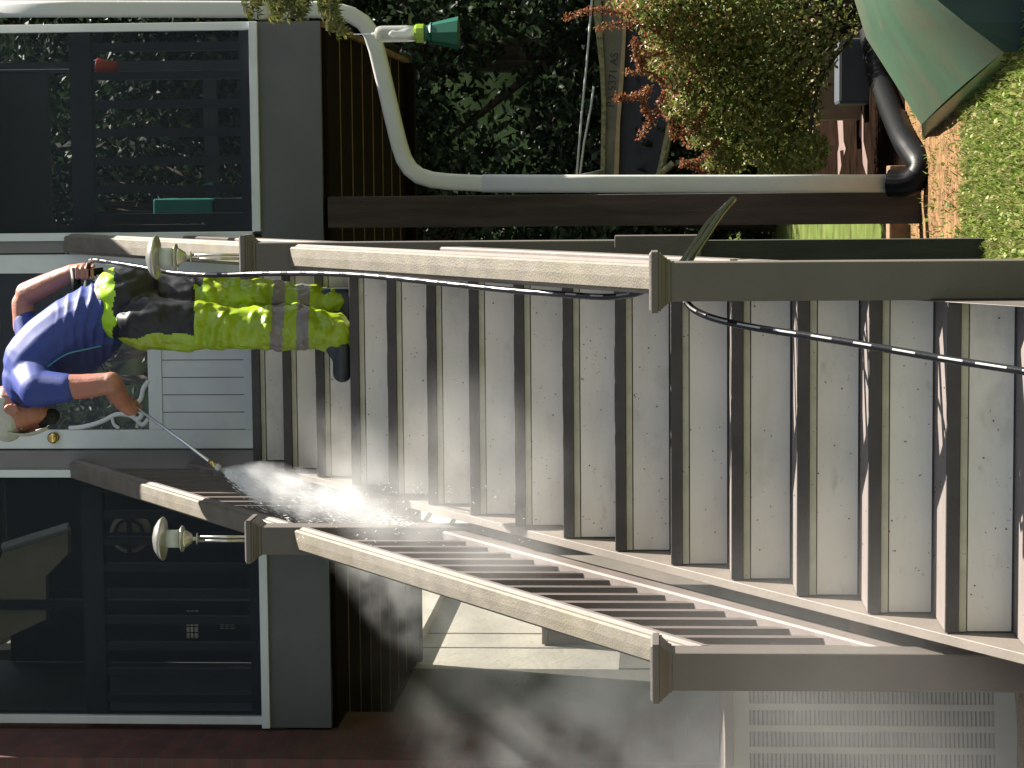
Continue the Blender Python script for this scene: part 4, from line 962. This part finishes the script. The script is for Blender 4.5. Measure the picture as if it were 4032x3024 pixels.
# ------------------------------------------------------------------ water
def volmat(name, dens, scale, lo, hi, stretch=(1,1,1), col=(1,1,1), rot=None, aniso=.3, fall=None, edge=.55):
    """fall = (centre, radii): density fades to nothing at the ellipsoid surface"""
    m = bpy.data.materials.new(name); m.use_nodes = True; N, L = m.node_tree.nodes, m.node_tree.links
    N.remove(N['Principled BSDF']); v = N.new('ShaderNodeVolumePrincipled'); v.inputs['Color'].default_value = (*col, 1)
    v.inputs['Anisotropy'].default_value = aniso
    tc = N.new('ShaderNodeTexCoord'); mp = N.new('ShaderNodeMapping'); mp.inputs['Scale'].default_value = stretch
    if rot: mp.inputs['Rotation'].default_value = rot
    nz = N.new('ShaderNodeTexNoise'); nz.inputs['Scale'].default_value = scale; nz.inputs['Detail'].default_value = 4
    L.new(tc.outputs['Object'], mp.inputs[0]); L.new(mp.outputs[0], nz.inputs['Vector'])
    mr = N.new('ShaderNodeMapRange'); mr.inputs[1].default_value = lo; mr.inputs[2].default_value = hi; mr.inputs[3].default_value = 0; mr.inputs[4].default_value = dens
    L.new(nz.outputs[0], mr.inputs[0]); out = mr.outputs[0]
    if fall:
        ln = N.new('ShaderNodeVectorMath'); ln.operation = 'LENGTH'; m3 = N.new('ShaderNodeMapping'); m3.inputs['Scale'].default_value = tuple(1/r for r in fall)
        L.new(tc.outputs['Object'], m3.inputs[0]); L.new(m3.outputs[0], ln.inputs[0])
        m4 = N.new('ShaderNodeMapRange'); m4.inputs[1].default_value = 1; m4.inputs[2].default_value = edge; m4.inputs[3].default_value = 0; m4.inputs[4].default_value = 1; m4.interpolation_type = 'SMOOTHSTEP'
        L.new(ln.outputs['Value'], m4.inputs[0]); mu = N.new('ShaderNodeMath'); mu.operation = 'MULTIPLY'; L.new(out, mu.inputs[0]); L.new(m4.outputs[0], mu.inputs[1]); out = mu.outputs[0]
    L.new(out, v.inputs['Density']); L.new(v.outputs[0], N['Material Output'].inputs['Volume'])
    return m
def cloud(name, c, r, rotz, dens, label, scale=3, lo=.35, hi=.7, tilt=0, edge=.3):
    q = MB(); ball(q, (0,0,0), r, 18); me = bpy.data.meshes.new(name); me.from_pydata(q.v, [], q.f)
    o = new(name, me, volmat(name, dens, scale, lo, hi, fall=r, edge=edge)); o.location = c; o.rotation_euler = (0, tilt, rotz)
    return tag(o, label, 'mist', kind='stuff')
# fan of water from the nozzle
fan = [((866,1846),.005),((905,1868),.022),((960,1900),.052),((1050,1945),.080),((1150,1985),.088),((1260,2020),.082),((1380,2048),.070),((1500,2066),.055),((1620,2090),.035)]
ys = [2.77,2.74,2.70,2.64,2.58,2.51,2.44,2.36,2.28]
fp = [at(a[0],a[1],y) for (a,_),y in zip(fan,ys)]
def fanmat(L_):
    m = bpy.data.materials.new('spray'); m.use_nodes = True; N, K = m.node_tree.nodes, m.node_tree.links
    N.remove(N['Principled BSDF']); v = N.new('ShaderNodeVolumePrincipled'); v.inputs['Color'].default_value = (.86,.86,.87,1); v.inputs['Anisotropy'].default_value = 0
    def mth(op, a, b_=None, c=None):
        n_ = N.new('ShaderNodeMath'); n_.operation = op
        for i_, x in enumerate((a, b_, c)):
            if x is None: continue
            if isinstance(x, (int, float)): n_.inputs[i_].default_value = x
            else: K.new(x, n_.inputs[i_])
        return n_.outputs[0]
    tc = N.new('ShaderNodeTexCoord'); sp = N.new('ShaderNodeSeparateXYZ'); K.new(tc.outputs['Object'], sp.inputs[0]); x, y, z = sp.outputs
    mp = N.new('ShaderNodeMapping'); mp.inputs['Scale'].default_value = (.22,1,1); K.new(tc.outputs['Object'], mp.inputs[0])
    nz = N.new('ShaderNodeTexNoise'); nz.inputs['Scale'].default_value = 26; nz.inputs['Detail'].default_value = 4; K.new(mp.outputs[0], nz.inputs['Vector'])
    n2 = N.new('ShaderNodeTexNoise'); n2.inputs['Scale'].default_value = 11; n2.inputs['Detail'].default_value = 5; K.new(tc.outputs['Object'], n2.inputs['Vector'])
    r = mth('SQRT', mth('ADD', mth('POWER', y, 2), mth('POWER', z, 2)))
    soft = mth('MULTIPLY', mth('MINIMUM', mth('MULTIPLY', x, 2.2), 1), .75)
    r = mth('ADD', r, mth('MULTIPLY', mth('SUBTRACT', n2.outputs[0], .5), mth('MULTIPLY', soft, .16)))
    rm = mth('ADD', mth('MINIMUM', mth('MULTIPLY', x, .42), mth('ADD', .085, mth('MULTIPLY', x, .03))), .003)
    q_ = mth('DIVIDE', r, rm)
    e_ = N.new('ShaderNodeMapRange'); e_.interpolation_type = 'SMOOTHSTEP'; K.new(q_, e_.inputs[0]); e_.inputs[1].default_value = 1.05; e_.inputs[3].default_value = 0; e_.inputs[4].default_value = 1
    K.new(mth('SUBTRACT', .92, soft), e_.inputs[2])
    d = N.new('ShaderNodeMapRange'); K.new(nz.outputs[0], d.inputs[0]); d.inputs[1].default_value = .25; d.inputs[2].default_value = .65; d.inputs[3].default_value = .12; d.inputs[4].default_value = 1
    ax = N.new('ShaderNodeMapRange'); K.new(x, ax.inputs[0]); ax.inputs[1].default_value = 0; ax.inputs[2].default_value = L_; ax.inputs[3].default_value = 32; ax.inputs[4].default_value = 6
    a2 = N.new('ShaderNodeMapRange'); a2.interpolation_type = 'SMOOTHSTEP'; K.new(x, a2.inputs[0]); a2.inputs[1].default_value = L_; a2.inputs[2].default_value = L_*.6; a2.inputs[3].default_value = 0; a2.inputs[4].default_value = 1
    K.new(mth('MULTIPLY', mth('MULTIPLY', mth('MULTIPLY', e_.outputs[0], d.outputs[0]), ax.outputs[0]), a2.outputs[0]), v.inputs['Density'])
    K.new(v.outputs[0], N['Material Output'].inputs['Volume']); return m
tipv = at(1620, 2085, 2.30) - fp[0]; FL = tipv.length
q = MB(); q.tube([Vector((t_*FL,0,0)) for t_ in (0,.06,.2,.5,.8,1)], [.012,.045,.115,.15,.165,.17], 20)
me = bpy.data.meshes.new('water_spray'); me.from_pydata(q.v, [], q.f)
o = new('water_spray', me, fanmat(FL)); o.location = fp[0]; o.rotation_mode = 'QUATERNION'; o.rotation_quaternion = tipv.to_track_quat('X', 'Z')
tag(o, 'dense white fan of water blasting from the nozzle onto the left side of the steps', 'water spray', kind='stuff')
# streaks and droplets inside and around the fan
M['drop'] = mat('water_drop', (.95,.95,.95), .3, .02, 5)
q = MB()
for _ in range(1800):
    i = R.uniform(.6, 7.9); k = int(i); f_ = i-k; c = fp[k].lerp(fp[k+1], f_); rr = fan[k][1]*(1-f_)+fan[k+1][1]*f_
    a = R.uniform(0,6.28); d = rr*math.sqrt(R.random())*R.uniform(.8,1.25); p = c+Vector((math.cos(a)*d, R.uniform(-1,1)*d, math.sin(a)*d*.8))
    L_ = R.uniform(.008,.030); dd = (fp[min(k+2,8)]-fp[k]).normalized(); dd = (dd+Vector((R.gauss(0,.10),R.gauss(0,.10),R.gauss(0,.10)))).normalized()
    q.tube([p, p+dd*L_*.5, p+dd*L_], [.0002,.0008,.0002], 4)
for _ in range(160):
    p = at(R.uniform(1150,2100), R.uniform(1900,2150), R.uniform(1.6,2.6)); s = R.uniform(.0006,.0014); ball(q, p, s, 5) if R.random() < .15 else q.tube([p, p+Vector((R.gauss(0,.004),0,-.006))], s*.7, 4)
tag(q.build('water_droplets', M['drop'], smooth=True), 'bright streaks and droplets flying in the water fan', 'droplets', kind='stuff')
cloud('spray_mist', at(1560,2060,2.2), (.60,.32,.22), 0, 2.0, 'bright mist where the water hits the left side of the steps', 6, .36, .7, math.radians(-35))
cloud('stair_mist', at(1850,2060,1.5), (.60,.40,.45), 0, 1.0, 'thin mist drifting over the left part of the middle steps', 3, .38, .7)
cloud('drifting_mist', at(1500,2220,3.1), (.48,.35,.20), 0, 3.6, 'curl of mist drifting across the grey fascia left of the stairs', 6, .42, .7, math.radians(-30))
cloud('low_mist', at(2500,2780,2.6), (1.35,1.0,1.0), 0, 1.3, 'wide billowing grey mist hanging in front of the stucco wall and brick', 4.2, .44, .66, 0, .15)
cloud('wall_mist', at(1950,2720,4.3), (.9,1.0,.75), 0, .55, 'fainter mist behind it, close to the stucco wall', 4.5, .44, .66, 0, .15)
cloud('near_mist', at(3500,2950,.4), (.9,1.2,1.1), 0, .35, 'thin mist veiling the louvred unit', 1.6, .30, .75, 0, .2)
